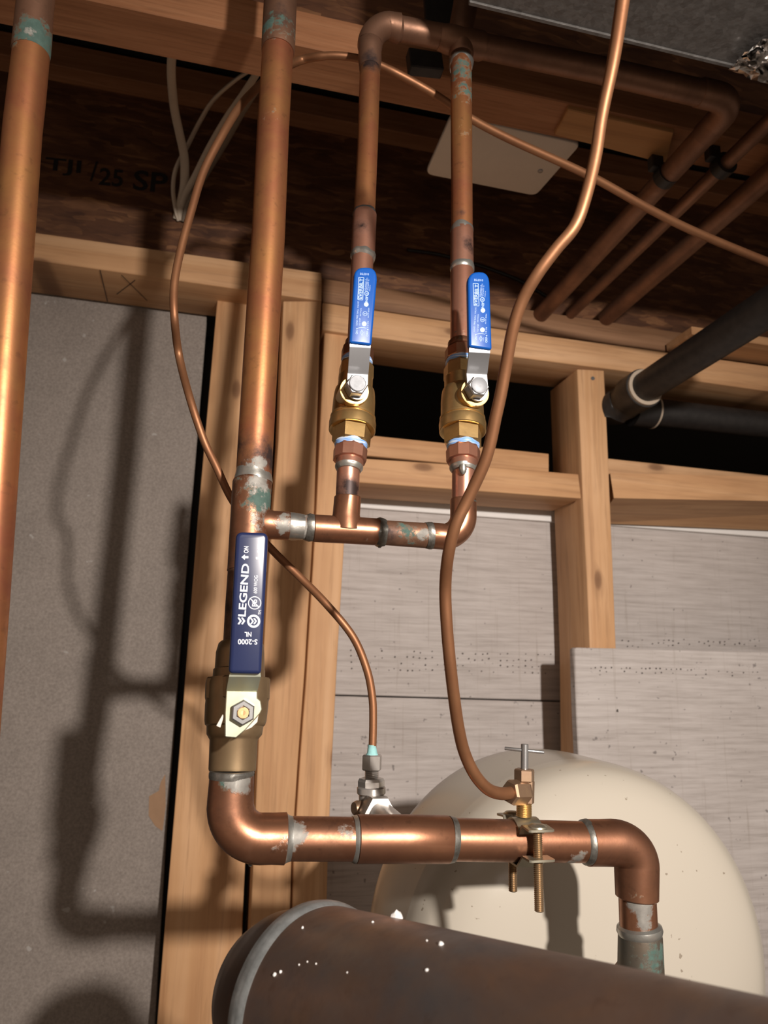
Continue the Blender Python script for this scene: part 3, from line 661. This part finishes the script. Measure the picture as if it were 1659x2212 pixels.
for i in range(N):
    for j in range(M_): a = i*(M_+1)+j; fs.append((a, a+1, a+M_+2, a+M_+1))
o = mb.add(vs, fs).build('foil_tape', FOIL, smooth=False); tag(o, 'crumpled silver foil tape at the duct edge by the right frame edge', 'foil tape')

# ---------------------------------------------------------------- cover plate
a = [PZ(975, 249, .60), PZ(919, 377, .60), PZ(1157, 424, .60), PZ(1256, 312, .60)]
ctr = sum(a, Vector())/4; out = []
for i in range(4):
    p = a[i]; pr = a[i-1]; nx = a[(i+1) % 4]; r = .010
    A = p+(pr-p).normalized()*r; B = p+(nx-p).normalized()*r
    for k in range(5): s = k/4; out.append(A*(1-s)**2+p*2*s*(1-s)+B*s*s)
t = thing('junction_box_cover', 'cream rectangular blank cover plate under the joist bay', 'cover plate', ctr)
slab(out, .006, .0018, d=Vector((0, 0, 1)), seg=3).build('plate', CREAM, t)
c = PZ(1167, 370, .5995); sweep(MB(), [(c+Vector((0, 0, .001)), .0034), (c-Vector((0, 0, .0005)), .003), (c-Vector((0, 0, .001)), .0018)], n=20).build('screw', STEEL, t)
boxw(ctr.x-.05, ctr.x+.05, ctr.y-.035, ctr.y+.035, .606, .66, .002).build('box', IRON, t)

# ---------------------------------------------------------------- cream cables at left
def cable(pts, w, label, r2=.55, m=CABLE, cat='cable', group=None, name='power_cable', Y0=.86):
    k = catmull([(x, y, (pt[0] if pt else Y0)) for x, y, *pt in pts], 8)
    o = sweep(MB(), [(P(x, y, Y), w/2*mpx(P(x, y, Y))) for x, y, Y in k], n=16, sx=r2).build(name, m); tag(o, label, cat, group); return o
cable([(372, 110, .72), (370, 160, .76), (376, 230, .82), (388, 290, .86), (398, 340, .89), (398, 400, .92), (388, 450, .935), (383, 474, .943)], 19, 'cream cable hanging straightest, left of the other cream cables')
cable([(545, 150, .70), (510, 172, .74), (462, 215, .80), (432, 262, .85), (405, 315, .89), (380, 365, .91), (374, 410, .925), (380, 455, .935), (386, 476, .943)], 14, 'cream cable curving left across the others below the flange')
cable([(560, 150, .70), (528, 200, .76), (490, 255, .81), (455, 315, .86), (425, 375, .90), (400, 425, .925), (392, 470, .943)], 16, 'cream cable slanting beside the thin copper tube')
cable([(575, 165, .66), (548, 205, .72), (520, 250, .78), (486, 310, .84), (440, 385, .90), (408, 440, .925), (398, 478, .943)], 15, 'greyish cable behind the thin copper tube, nearest the tall riser', .6, plain('dark_cream_jacket', (.20, .16, .12), .6))
o = MB(); c = P(396, 464, .9435); sweep(o, [(c, .011), (c+Vector((0, .0014, 0)), .011)], n=14, sx=1.0); o.build('cable_hole', BLACKP, bpy.data.objects['i_joist'])
cable([(880, 540, .935), (950, 550, .94), (1040, 575, .942), (1120, 605, .942), (1180, 640, .942)], 7, 'thin black wire stapled along the strand board behind the valves', 1, BLACKP, 'wire', name='wire')

# ---------------------------------------------------------------- black waste pipe at right
t = thing('waste_pipe', 'black waste pipe coming in at the right and elbowing through the wall frame', 'pipe', P(1390, 850, .80))
A = PZ(1392, 838, .41); B = PZ(1720, 640, .41); A.x = B.x = (A.x+B.x)/2
r = .0215
A = P(1392, 838, .83); B = Vector((A.x+.004, .45, A.z+.006))
sweep(MB(), [(A+Vector((0, .02, 0)), r), (B, r)], n=40).build('pipe', IRON, t)
sweep(MB(), [(A+Vector((0, -.004, 0)), r*1.05), (A+Vector((0, -.004, 0)), r*1.22), (A+Vector((0, .004, 0)), r*1.22)], n=40, straight=True).build('glue_ring', plain('cream_primer_ring', (.42, .34, .26), .6), t)
q = [(A+Vector((0, .0, 0)), r*1.32), (A+Vector((0, .03, 0)), r*1.32), (A+Vector((0, .04, -.002)), r*1.18)]
for i in range(9):
    a_ = pi/2*i/8; q.append((A+Vector((-.012*sin(a_), .05+.03*sin(a_), -.020+.020*cos(a_)-.003)), r*1.2))

sweep(MB(), q, n=36).build('elbow', IRON, t)
A2 = P(1365, 885, .93)
sweep(MB(), [(A2, r*1.2), (A2+Vector((.035, 0, 0)), r*1.2), (A2+Vector((.037, 0, 0)), r*1.0), (A2+Vector((.6, .0, .0)), r)], n=36, straight=True).build('side_branch', IRON, t)
sweep(MB(), [(A2+Vector((.035, 0, 0)), r*1.22), (A2+Vector((.038, 0, 0)), r*1.22)], n=36, straight=True).build('glue_ring', bpy.data.materials['cream_primer_ring'], t)

# ---------------------------------------------------------------- soft copper tubes
k = catmull([(1760, 600, .62), (1659, 566, .60), (1500, 500, .575), (1400, 450, .56), (1270, 378, .545), (1100, 300, .53), (1010, 252, .52), (940, 205, .51), (860, 160, .505), (800, 133, .505), (740, 121, .505), (690, 122, .51), (645, 132, .52), (590, 160, .50), (545, 200, .495), (517, 232, .485),
    (484, 285, .475), (440, 370, .47), (412, 460, .465), (388, 550, .46), (376, 620, .455), (377, 690, .455), (387, 770, .475), (410, 860, .455), (440, 950, .455), (468, 1010, .46), (500, 1077, .465), (545, 1140, .47), (590, 1190, .475), (645, 1244, .48), (705, 1305, .49), (762, 1375, .49), (792, 1445, .49), (804, 1505, .49), (806, 1560, .49), (804, 1630, .49)], 8)
t = thing('copper_tube', 'thin copper tube looping left of the riser down to the nickel stop valve', 'tube', P(804, 1625, .49))
tp = [(P(x, y, Y), 8.6*mpx(P(x, y, Y)) if y > 150 or x < 700 else 8.0*mpx(P(x, y, Y))) for x, y, Y in k]
sweep(MB(), tp, n=20, stains=[(P(530, 212, .54), .02, 2, .5)], step=.01).build('tube', CU_TUBE, t)
o = MB(); rev(o, [(804, 1610, 18), (804, 1618, 19), (804, 1628, 22), (803, 1634, 30)], .49, jit=.08, n=24, step=.001); o.build('corrosion_crust', TEAL, t, label='turquoise crust at the tube end')
k = catmull([(1358, -420, .19), (1352, -60, .215), (1345, 0, .22), (1325, 130, .232), (1300, 250, .241), (1286, 340, .245), (1264, 430, .248), (1241, 490, .251), (1200, 540, .256), (1160, 594, .262), (1128, 650, .270), (1108, 710, .277), (1093, 790, .286), (1082, 850, .292), (1071, 900, .297), (1050, 990, .306), (1012, 1075, .316), (984, 1135, .322), (968, 1200, .330), (962, 1270, .341), (965, 1350, .347), (972, 1430, .353), (980, 1500, .360), (990, 1570, .368), (1003, 1625, .375), (1025, 1672, .38), (1052, 1703, .386), (1080, 1714, .393), (1108, 1712, .400), (1120, 1711, .403)], 8)
t = thing('copper_tube', 'thicker-looking near copper tube sweeping down right to the saddle valve', 'tube', P(1110, 1712, .40))
sweep(MB(), [(P(x, y, Y), (13.2 if y > 200 else 15.0-.009*max(0, y))*mpx(P(x, y, Y))) for x, y, Y in k], n=24, stains=[(P(1090, 1713, .395), .008, 0, .45)], step=.01).build('tube', CU_TUBE, t)

# ---------------------------------------------------------------- big ball valve
t = thing('ball_valve', 'large dull brass ball valve with a long navy lever handle', 'valve', P(502, 1675, .406))
rev(MB(), [(522, 1386, 88), (521, 1391, 96), (519, 1410, 103), (518, 1446, 106), (517, 1448, 110), (516, 1470, 112)], Ym, n=48).build('top_socket', BRASS_DULL, t)
bw = MB(); rev(bw, [(515.5, 1467, 110), (515.5, 1468.5, 135), (514, 1480, 137), (513, 1512, 137.5), (512.5, 1517, 134), (511.5, 1530, 134.5), (509, 1562, 132), (508, 1571, 128), (508, 1574, 121), (506.5, 1592, 118), (505.5, 1599, 108), (505, 1604, 102), (502, 1668, 101), (502, 1673, 98)], Ym, n=8 if False else 56)
bw.build('body', BRASS_DULL, t)
b = MB(); sweep(b, st([(515, 1466, 138), (514.5, 1469, 142), (513, 1494, 142), (512.6, 1510, 141), (512.4, 1514, 134)], Ym), n=8, rot=pi/8, straight=True); b.build('end_hex', BRASS_DULL, t, sharp=20)
c = P(524.5, 1538, .392); sweep(MB(), [(c+Vector((0, .02, 0)), .0085), (c, .0085)], n=32).build('stem_boss', BRASS_DULL, t)
YP = .3725
pl = MB()
ply = [(489, 1491), (556, 1493), (556, 1508), (563, 1514), (566, 1532), (562, 1541), (530, 1577), (510, 1594), (486, 1592), (486, 1540)]
lever = pslab(ply, YP, .002, .0004, seg=1)
vs = []; fs = []; prof = [(522.5, 1493, 67, YP), (529, 1462, 69, YP-.0075), (531, 1440, 60, YP-.0085), (535, 1380, 60, YP-.0085)]
for x, y, w, Y in prof:
    for dx, dY in ((-w/2, 0), (w/2, 0), (w/2, .002), (-w/2, .002)): p = P(x+dx, y, Y); p.y += dY; vs.append(p)
for i in range(3):
    for j in range(4): fs.append((4*i+j, 4*i+(j+1) % 4, 4*i+4+(j+1) % 4, 4*i+4+j))
fs += [(0, 1, 2, 3), (15, 14, 13, 12)]; lever.add(vs, fs)
lever.build('lever', ZINC, t, sharp=25, label='yellow zinc plated lever plate')
for px in ([(467, 1568), (481, 1543), (484, 1546), (476, 1572)], [(529, 1578), (558, 1546), (556, 1560), (543, 1572)]):
    pslab(px, YP+.003, .0015, .0002, seg=1).build('stop_tab', plain('pale_tab', (.72, .66, .58), .5) if 'pale_tab' not in bpy.data.materials else bpy.data.materials['pale_tab'], t)
c = P(524.5, 1538.5, YP); m_ = mpx(c)
n_ = MB(); sweep(n_, [(c, 27*m_), (c-Vector((0, .0032, 0)), 27*m_), (c-Vector((0, .0040, 0)), 23.5*m_), (c-Vector((0, .0040, 0)), 15.5*m_), (c-Vector((0, .002, 0)), 14*m_), (c-Vector((0, .002, 0)), 2*m_)], n=6, rot=0, straight=True, cap=False)
n_.build('stem_nut', STEEL_D, t, sharp=20)
c = P(525, 1540, YP-.0035); sweep(MB(), [(c+Vector((0, .008, 0)), 12*m_), (c, 12*m_), (c-Vector((0, .0004, 0)), 11*m_), (c-Vector((0, .0004, 0)), 5*m_), (c+Vector((0, .0012, 0)), 3*m_), (c+Vector((0, .0012, 0)), 1*m_)], n=28).build('stem', metal('bright_brass', (.85, .52, .26), .35, .8), t)
YG = YP-.0115
go = [(494, 1455), (564.5, 1457)]
def rc(cx_, cy_, r, a0, a1): return [(cx_+r*cos(radians(a)), cy_-r*sin(radians(a))) for a in range(a0, a1+1, 15)]
go += rc(566, 1163, 13.5, 0, 90) + rc(523, 1162, 13.5, 90, 180)
grip = pslab(go, YG, .0075, .0020, seg=4).build('grip', NAVY, t, sharp=60, label='navy vinyl grip')
tm = MB(); YT = YG-.0001
def M(u, v): return 480+u/7.136, 1130+v/7.136
def T(s, u, v, w, h, ang=88, bold=False): x, y = M(u, v); put_text(tm, s, x, y, w/7.136, h/7.136, ang, YT, bold)
T('LEGEND', 332, 1032, 815, 118, 86, True); T('ON', 370, 410, 105, 72, 88, True); T('OFF', 575, 398, 145, 70, 88, True)
T('600 WOG', 516, 945, 275, 56, 87); T('Pb', 500, 1230, 110, 75, 87, True); T('TM', 577, 1378, 70, 42, 87)
T('NL', 398, 1715, 105, 72, 179, True); T('S-2000', 392, 1830, 300, 82, 179, True)
x, y = M(500, 1230); ring_px(tm, x, y, 14.2, 12.4, YT, 36); flat_px(tm, [(x-11, y-9.5), (x-9.5, y-11), (x+11, y+9.5), (x+9.5, y+11)], YT-.00005)
x, y = M(485, 1512); ring_px(tm, x, y, 14.2, 9.6, YT, 36)
def chev(mm, x, y, s, Y):
    for dx in (0, 1):
        o_ = (x+(dx-.5)*s*.95, y)
        flat_px(mm, [(o_[0]-s*.6, o_[1]-s*.85), (o_[0]-s*.15, o_[1]-s*.85-s*.1), (o_[0]+s*.55, o_[1]), (o_[0]+.0*s, o_[1]+.0*s)], Y)
        flat_px(mm, [(o_[0], o_[1]), (o_[0]+s*.55, o_[1]), (o_[0]-s*.15, o_[1]+s*.95), (o_[0]-s*.6, o_[1]+s*.85)], Y)
chev(tm, x, y, 7, YT); x, y = M(298, 1508); chev(tm, x, y, 8, YT)
x, y = M(350, 525); flat_px(tm, [(x-7.5, y), (x, y-6), (x, y-2.5), (x+7.5, y-2.5), (x+7.5, y+2.5), (x, y+2.5), (x, y+6)], YT)
x, y = M(572, 540); flat_px(tm, [(x+7.5, y), (x, y-6), (x, y-2.5), (x-7.5, y-2.5), (x-7.5, y+2.5), (x, y+2.5), (x, y+6)], YT)
tm.build('lettering', WHITE, grip)

# ---------------------------------------------------------------- lower supply header
YQ = .405
t = thing('copper_header', 'thick lower copper pipe with two elbows running under the valves', 'pipe', P(900, 1811, YQ))
el = MB(); sweep(el, st([(501, 1674, 90), (501, 1677, 95), (499.5, 1700, 96), (497.5, 1742, 100)] + arcst((565, 1745), 66.5, 180, 270, 101, 104)[1:] + [(590, 1811, 103), (616, 1811, 105), (618, 1811, 96)], YQ), n=56, step=.003,
    stains=[(P(505, 1684, YQ-.012), .010, 1, .8), (P(485, 1690, YQ-.012), .010, 0, .6), (P(535, 1690, YQ-.01), .009, 1, .7), (P(610, 1830, YQ-.012), .009, 1, .6), (P(500, 1850, YQ-.012), .03, 2, .3)])
el.build('elbow', CU_RED, t)
solder_ring([(501, 1671, 92), (501, 1676, 97), (500, 1683, 96), (500, 1688, 95)], YQ, t, OXIDE, .03)
dr = MB(); c = P(541, 1863, YQ); sweep(dr, [(c+Vector((0, 0, .002)), .0022), (c, .0017), (c-Vector((0, 0, .0018)), .0008)], n=12); dr.build('solder_drip', OXIDE, t)
rev(MB(), [(600, 1811, 90), (790, 1813, 89)], YQ, stains=[(P(628, 1800, YQ-.011), .012, 1, 1.), (P(645, 1795, YQ-.011), .006, 1, .9), (P(760, 1790, YQ-.011), .010, 1, .65), (P(690, 1840, YQ-.011), .02, 2, .2)]).build('pipe', CU_RED, t)
solder_ring([(617, 1811, 100), (622, 1811, 93), (629, 1811, 90)], YQ, t, SOLDER, .03)
solder_ring([(760, 1812, 90), (766, 1812, 95), (769, 1812, 96)], YQ, t, SOLDER, .05)
cp = MB(); rev(cp, [(769, 1812, 90), (771, 1812, 98), (870, 1812, 98), (967, 1813, 96), (971, 1813, 90)], YQ); cp.build('coupling', CU_RED, t)
solder_ring([(968, 1813, 95), (974, 1814, 93), (981, 1814, 88.5)], YQ, t, OXIDE, .03)
rev(MB(), [(960, 1813, 87), (1275, 1819, 83)], YQ, stains=[(P(1245, 1850, YQ-.008), .010, 1, .6), (P(1100, 1780, YQ), .02, 2, .6)]).build('pipe', CU_RED, t)
solder_ring([(1256, 1819, 83), (1262, 1819, 92), (1270, 1819, 93)], YQ, t, OXIDE, .04)
el = MB(); sweep(el, st([(1266, 1820, 88), (1268, 1820, 94), (1300, 1820, 94)] + [(x, y, w) for x, y, w in arcst((1325, 1870), 50, 90, 0, 95, 94)] + [(1376, 1938, 90), (1376, 1941, 84)], YQ), n=56, stains=[(P(1376, 1938, YQ-.01), .008, 0, .5)])
el.build('elbow', CU_RED, t)
rev(MB(), [(1376, 1930, 78), (1380, 2030, 80)], YQ, stains=[(P(1385, 1955, YQ-.01), .012, 1, .9), (P(1390, 2000, YQ-.01), .008, 1, .7), (P(1370, 1950, YQ-.01), .02, 0, .3)]).build('drop_pipe', CU_RED, t)
rev(MB(), [(1380, 2008, 82), (1381, 2015, 94), (1382, 2024, 97), (1383, 2032, 92)], YQ, jit=.015, n=48, step=.002).build('solder_joint', SOLDER, t)
rev(MB(), [(1383, 2028, 90), (1383, 2036, 92), (1384, 2100, 96), (1386, 2260, 100)], YQ, stains=[(P(1410, 2070, YQ-.009), .016, 0, .7), (P(1385, 2080, YQ-.012), .03, 0, .4)], n=48).build('adapter', CU_PAT, t, label='blackened green-flecked adapter')

# ---------------------------------------------------------------- saddle valve
t = thing('saddle_valve', 'brass saddle valve with T-handle clamped on the lower copper pipe', 'valve', P(1133, 1775, YQ))
pc = P(1133, 1816, YQ); X, ZC = pc.x, pc.z; rp = .0112; yf, yb = YQ-.0175, YQ+.0175
def strap(profile, hw, th, name, mt):
    vs = []; fs = []
    for (y, z, w) in profile:
        for sx_ in (-1, 1): vs.append(Vector((X+sx_*hw*w, y, z)))
    n = len(profile)
    # offset normal
    nv = []
    for i in range(n):
        a_ = profile[max(0, i-1)]; b_ = profile[min(n-1, i+1)]; d = Vector((0, b_[0]-a_[0], b_[1]-a_[1])).normalized(); nn = Vector((0, -d.z, d.y)); nv.append(nn)
    for i in range(n):
        for s in (0, 1): vs.append(vs[2*i+s]+nv[i]*th)
    for i in range(n-1):
        a_ = 2*i; b_ = 2*n+2*i
        fs += [(a_, a_+1, a_+3, a_+2), (b_, b_+2, b_+3, b_+1), (a_, a_+2, b_+2, b_), (a_+1, b_+1, b_+3, a_+3)]
    fs += [(0, 2*n, 2*n+1, 1), (2*n-2, 2*n-1, 4*n-1, 4*n-2)]
    return MB().add(vs, fs).build(name, mt, t, sharp=40)
zt = P(1150, 1797, yf-.004).z
up_ = [(yf-.006, zt, .8), (yf-.005, zt, 1), (yf+.004, zt+.0008, 1)]
for i in range(9):
    a_ = radians(28+124*(i)/8)
    up_.append((YQ-(rp+.0003)*cos(a_)*.95, ZC+(rp+.0003)*sin(a_), 1))
up_ += [(yb-.004, zt+.0008, 1), (yb+.005, zt, 1), (yb+.006, zt, .8)]
strap(up_, .0075, .0012, 'upper_bracket', BRKT)
zl = P(1150, 1862, yf-.004).z - 0
lo_ = [(yf-.006, zl, .8), (yf-.005, zl, 1), (yf+.004, zl, 1), (YQ-.006, ZC-rp-.0012, 1), (YQ+.006, ZC-rp-.0012, 1), (yb-.004, zl, 1), (yb+.005, zl, 1), (yb+.006, zl, .8)]
up2 = [(a_, b_ , c_) for a_, b_, c_ in lo_]
strap(up2, .0075, .0012, 'lower_bracket', BRKT)
zb = P(1160, 1970, yf).z; threads(Vector((X, yf, zt+ZC if False else zt+ZC)), Vector((X, yf, zb)), .0024, .00095).build('screw', ZINC_P, t) if False else None
zt_w = P(1150, 1797, yf-.004).z
threads(Vector((X, yf, zt_w)), Vector((X, yf, zb)), .0026, .00095, depth=.16).build('screw', ZINC_P, t)
zb2 = P(1101, 1927, yb).z
threads(Vector((X, yb, zt_w)), Vector((X, yb, zb2)), .0026, .00095, depth=.16).build('screw', ZINC_P, t)
for yy in (yf, yb):
    c = Vector((X, yy, zt_w+.0012)); sweep(MB(), [(c, .0052), (c+Vector((0, 0, .0008)), .0050), (c+Vector((0, 0, .0018)), .0036), (c+Vector((0, 0, .0022)), .0015)], n=28, straight=True).build('screw_head', BRKT, t)
def Q(x, y): return P(x, y, YQ)
threads(Q(1132, 1764), Q(1132, 1733), 17*mpx(Q(1132, 1745)), .0009, depth=.08).build('threaded_neck', BRASS, t)
A = Q(1139, 1735); B = Q(1140, 1686); hexnut(MB(), A, B, 15*mpx(A), rot=.3, ch=.03).build('body', BRASS_NUT, t, sharp=20)
A = Q(1132.5, 1688); B = Q(1132.5, 1661); hexnut(MB(), A, B, 22*mpx(A), rot=.35, ch=.1).build('packing_nut', BRASS_NUT, t, sharp=20)
A = Q(1133, 1664); B = Q(1133.5, 1607); sweep(MB(), [(A, 8.2*mpx(A)), (B-(B-A)*.02, 8.2*mpx(A)), (B, 7.4*mpx(A))], n=24, straight=True).build('stem', STEEL_D, t)
c = Q(1133, 1621); d = (P(1176, 1625, YQ-.004)-P(1088, 1616, YQ+.004)).normalized()
sweep(MB(), [(c-d*.0115, .0008), (c-d*.0112, .0010), (c+d*.0110, .0010), (c+d*.0113, .0008)], n=14, straight=True).build('cross_bar', STEEL_D, t)
A = P(1100, 1712, .399); B = P(1135, 1711, .404); dd = (B-A).normalized()
hexnut(MB(), A, B, 26.5*mpx(A), rot=.2, ch=.12).build('tube_nut', BRASS_NUT, t, sharp=20)

# ---------------------------------------------------------------- nickel angle stop behind the pipe
t = thing('angle_stop_valve', 'nickel-plated angle stop valve under the turquoise-crusted tube end', 'valve', P(803, 1760, .49))
YS = .49
A = P(803, 1664, YS); B = P(804, 1630, YS); hexnut(MB(), A, B, 22*mpx(A), rot=pi/6+.12, ch=.08).build('compression_nut', CHROME, t, sharp=20)
threads(P(803, 1684, YS), P(803, 1662, YS), 15.5*mpx(A), .0012, depth=.1).build('threaded_neck', CHROME, t)
A = P(802, 1706, YS); B = P(802, 1681, YS); hexnut(MB(), A, B, 29*mpx(A), rot=pi/6-.15, ch=.25).build('body_hex', CHROME, t, sharp=20)
rev(MB(), [(802, 1720, 58), (802, 1718, 62), (802, 1706, 62), (802, 1703, 58)], YS, n=40).build('collar', CHROME, t)
rev(MB(), [(803, 1780, 54), (802, 1720, 54)], YS, n=40).build('body', CHROME, t)
c0 = P(830, 1752, .470)
hexnut(MB(), P(800, 1748, .496), P(822, 1757, .462), 37*mpx(c0), rot=pi/6, ch=.15).build('side_nut', CHROME, t, sharp=20)
sweep(MB(), [(P(820, 1758, .47), 28*mpx(c0)), (P(870, 1800, .41), 25*mpx(c0))], n=32).build('inlet', CHROME, t)
A = P(781, 1745, .486); sweep(MB(), [(A, 15*mpx(A)), (A+Vector((-.003, -.001, 0)), 16*mpx(A)), (A+Vector((-.0055, -.002, 0)), 13*mpx(A))], n=24, straight=True).build('end_plug', BRASS_NUT, t)

# ---------------------------------------------------------------- cream pressure tank
t = thing('pressure_tank', 'large glossy beige tank with rounded end behind the lower copper pipe', 'tank', P(1235, 2500, .68))
C0 = P(1300, 2112, .525); Rk = 441*mpx(C0)
ax = Vector((-.06, 1, .0)).normalized(); mb = MB(); pts = []
def Lp(s, r): return (C0+ax*s, r)
prof = [(-.042, .001), (-.0415, .03), (-.0395, .06), (-.036, .09), (-.030, .12), (-.023, .142), (-.014, .157), (-.003, .1665), (.012, .1717), (.026, .1733), (.04, .1735), (.11, .1735), (.14, .165), (.17, .14), (.19, .10), (.20, .05), (.202, .002)]
kk = catmull([(a_, b_) for a_, b_ in prof], 5)
s_ = Rk/.1735
sweep(mb, [(C0+ax*a_*s_, max(.0005, b_*s_)) for a_, b_ in kk], n=128, straight=True).build('shell', TANK, t)
c = P(1352, 2112, .497)
sweep(MB(), [(c+Vector((0, -.012, 0)), .0125), (c+Vector((0, -.013, 0)), .017), (c+Vector((0, .001, 0)), .019), (c+Vector((0, .02, 0)), .024)], n=40, straight=True, cap=False).build('port', metal('rusty_port', (.09, .05, .03), .6, .3), t)
sweep(MB(), [(c+Vector((0, -.010, 0)), .013), (c+Vector((0, -.008, 0)), .013)], n=30).build('port_hole', BLACKP, t)  # black disc stands in for the dark inside the open port

# ---------------------------------------------------------------- big tarnished drain pipe in front
t = thing('drain_pipe', 'large tarnished copper drain pipe across the bottom foreground', 'pipe', Vector((.1, .25, -.19)))
C = Vector((.0533, .3344, -.1427)); AX = Vector((.4652, -.8767, .1221)).normalized(); R = .0407
bd = MB(); sts = [(C-AX*.002, R*.965)] + [(C+AX*(.34*i/30), R*.965) for i in range(1, 31)]
sweep(bd, sts, n=96, straight=True, stains=[(C+AX*.03+Vector((-.02, -.02, .03)), .03, 2, .35)]); bd.build('pipe', CU_BIG, t)
cpp = MB(); sweep(cpp, [(C-AX*.046, .010), (C-AX*.044, R*.5), (C-AX*.037, R*.72), (C-AX*.026, R*.84), (C-AX*.012, R*.90), (C-AX*.003, R*.92)], n=96, straight=True); cpp.build('end_cap', CU_BIG, t)
sweep(MB(), [(C-AX*.0045, R*.95), (C-AX*.0035, R*1.0), (C, R*1.012), (C+AX*.003, R*1.0), (C+AX*.005, R*.967)], n=96, straight=True, jit=.010, step=.001).build('solder_rim', RIM, t, label='grey oxidised rim')
# crumbs lying on the pipe
def top_pt(x, y):
    d = ray(x, y).normalized(); n = d.cross(AX); # nearest intersection with the pipe surface
    oc = -C; a_ = (d-AX*d.dot(AX)); b_ = (oc-AX*oc.dot(AX)); A_ = a_.dot(a_); B_ = 2*a_.dot(b_); C_ = b_.dot(b_)-(R*.965)**2
    D = B_*B_-4*A_*C_
    return d*((-B_-sqrt(D))/(2*A_)) if D > 0 else None
def crumb(x, y, s, label, m=FOAM, group=None):
    p = None; yy = y
    while p is None and yy < y+60: p = top_pt(x, yy); yy += 1.5
    if p is None: return
    bm = bmesh.new(); bmesh.ops.create_icosphere(bm, subdivisions=2, radius=s*mpx(p)/2)
    vs = [v.co.copy()*(1+.5*noise.noise(v.co*900+Vector((x, y, 0))))+p for v in bm.verts]; fs = [[v.index for v in f.verts] for f in bm.faces]; bm.free()
    o = MB().add(vs, fs).build('plaster_crumb', m, smooth=False); tag(o, label, 'crumb', group)
crumb(856, 1978, 27, 'large white plaster crumb on top of the tarnished drain pipe')
G = 'tiny white flecks on the drain pipe'
for x, y, s in ((654, 2004, 6), (805, 1992, 6), (953, 2040, 11), (922, 2032, 5), (594, 2105, 8), (606, 2100, 7), (683, 2082, 4), (664, 2078, 4), (646, 2084, 4), (922, 2095, 8), (750, 2101, 4)):
    crumb(x, y, s, 'tiny white fleck on the tarnished drain pipe', group=G)
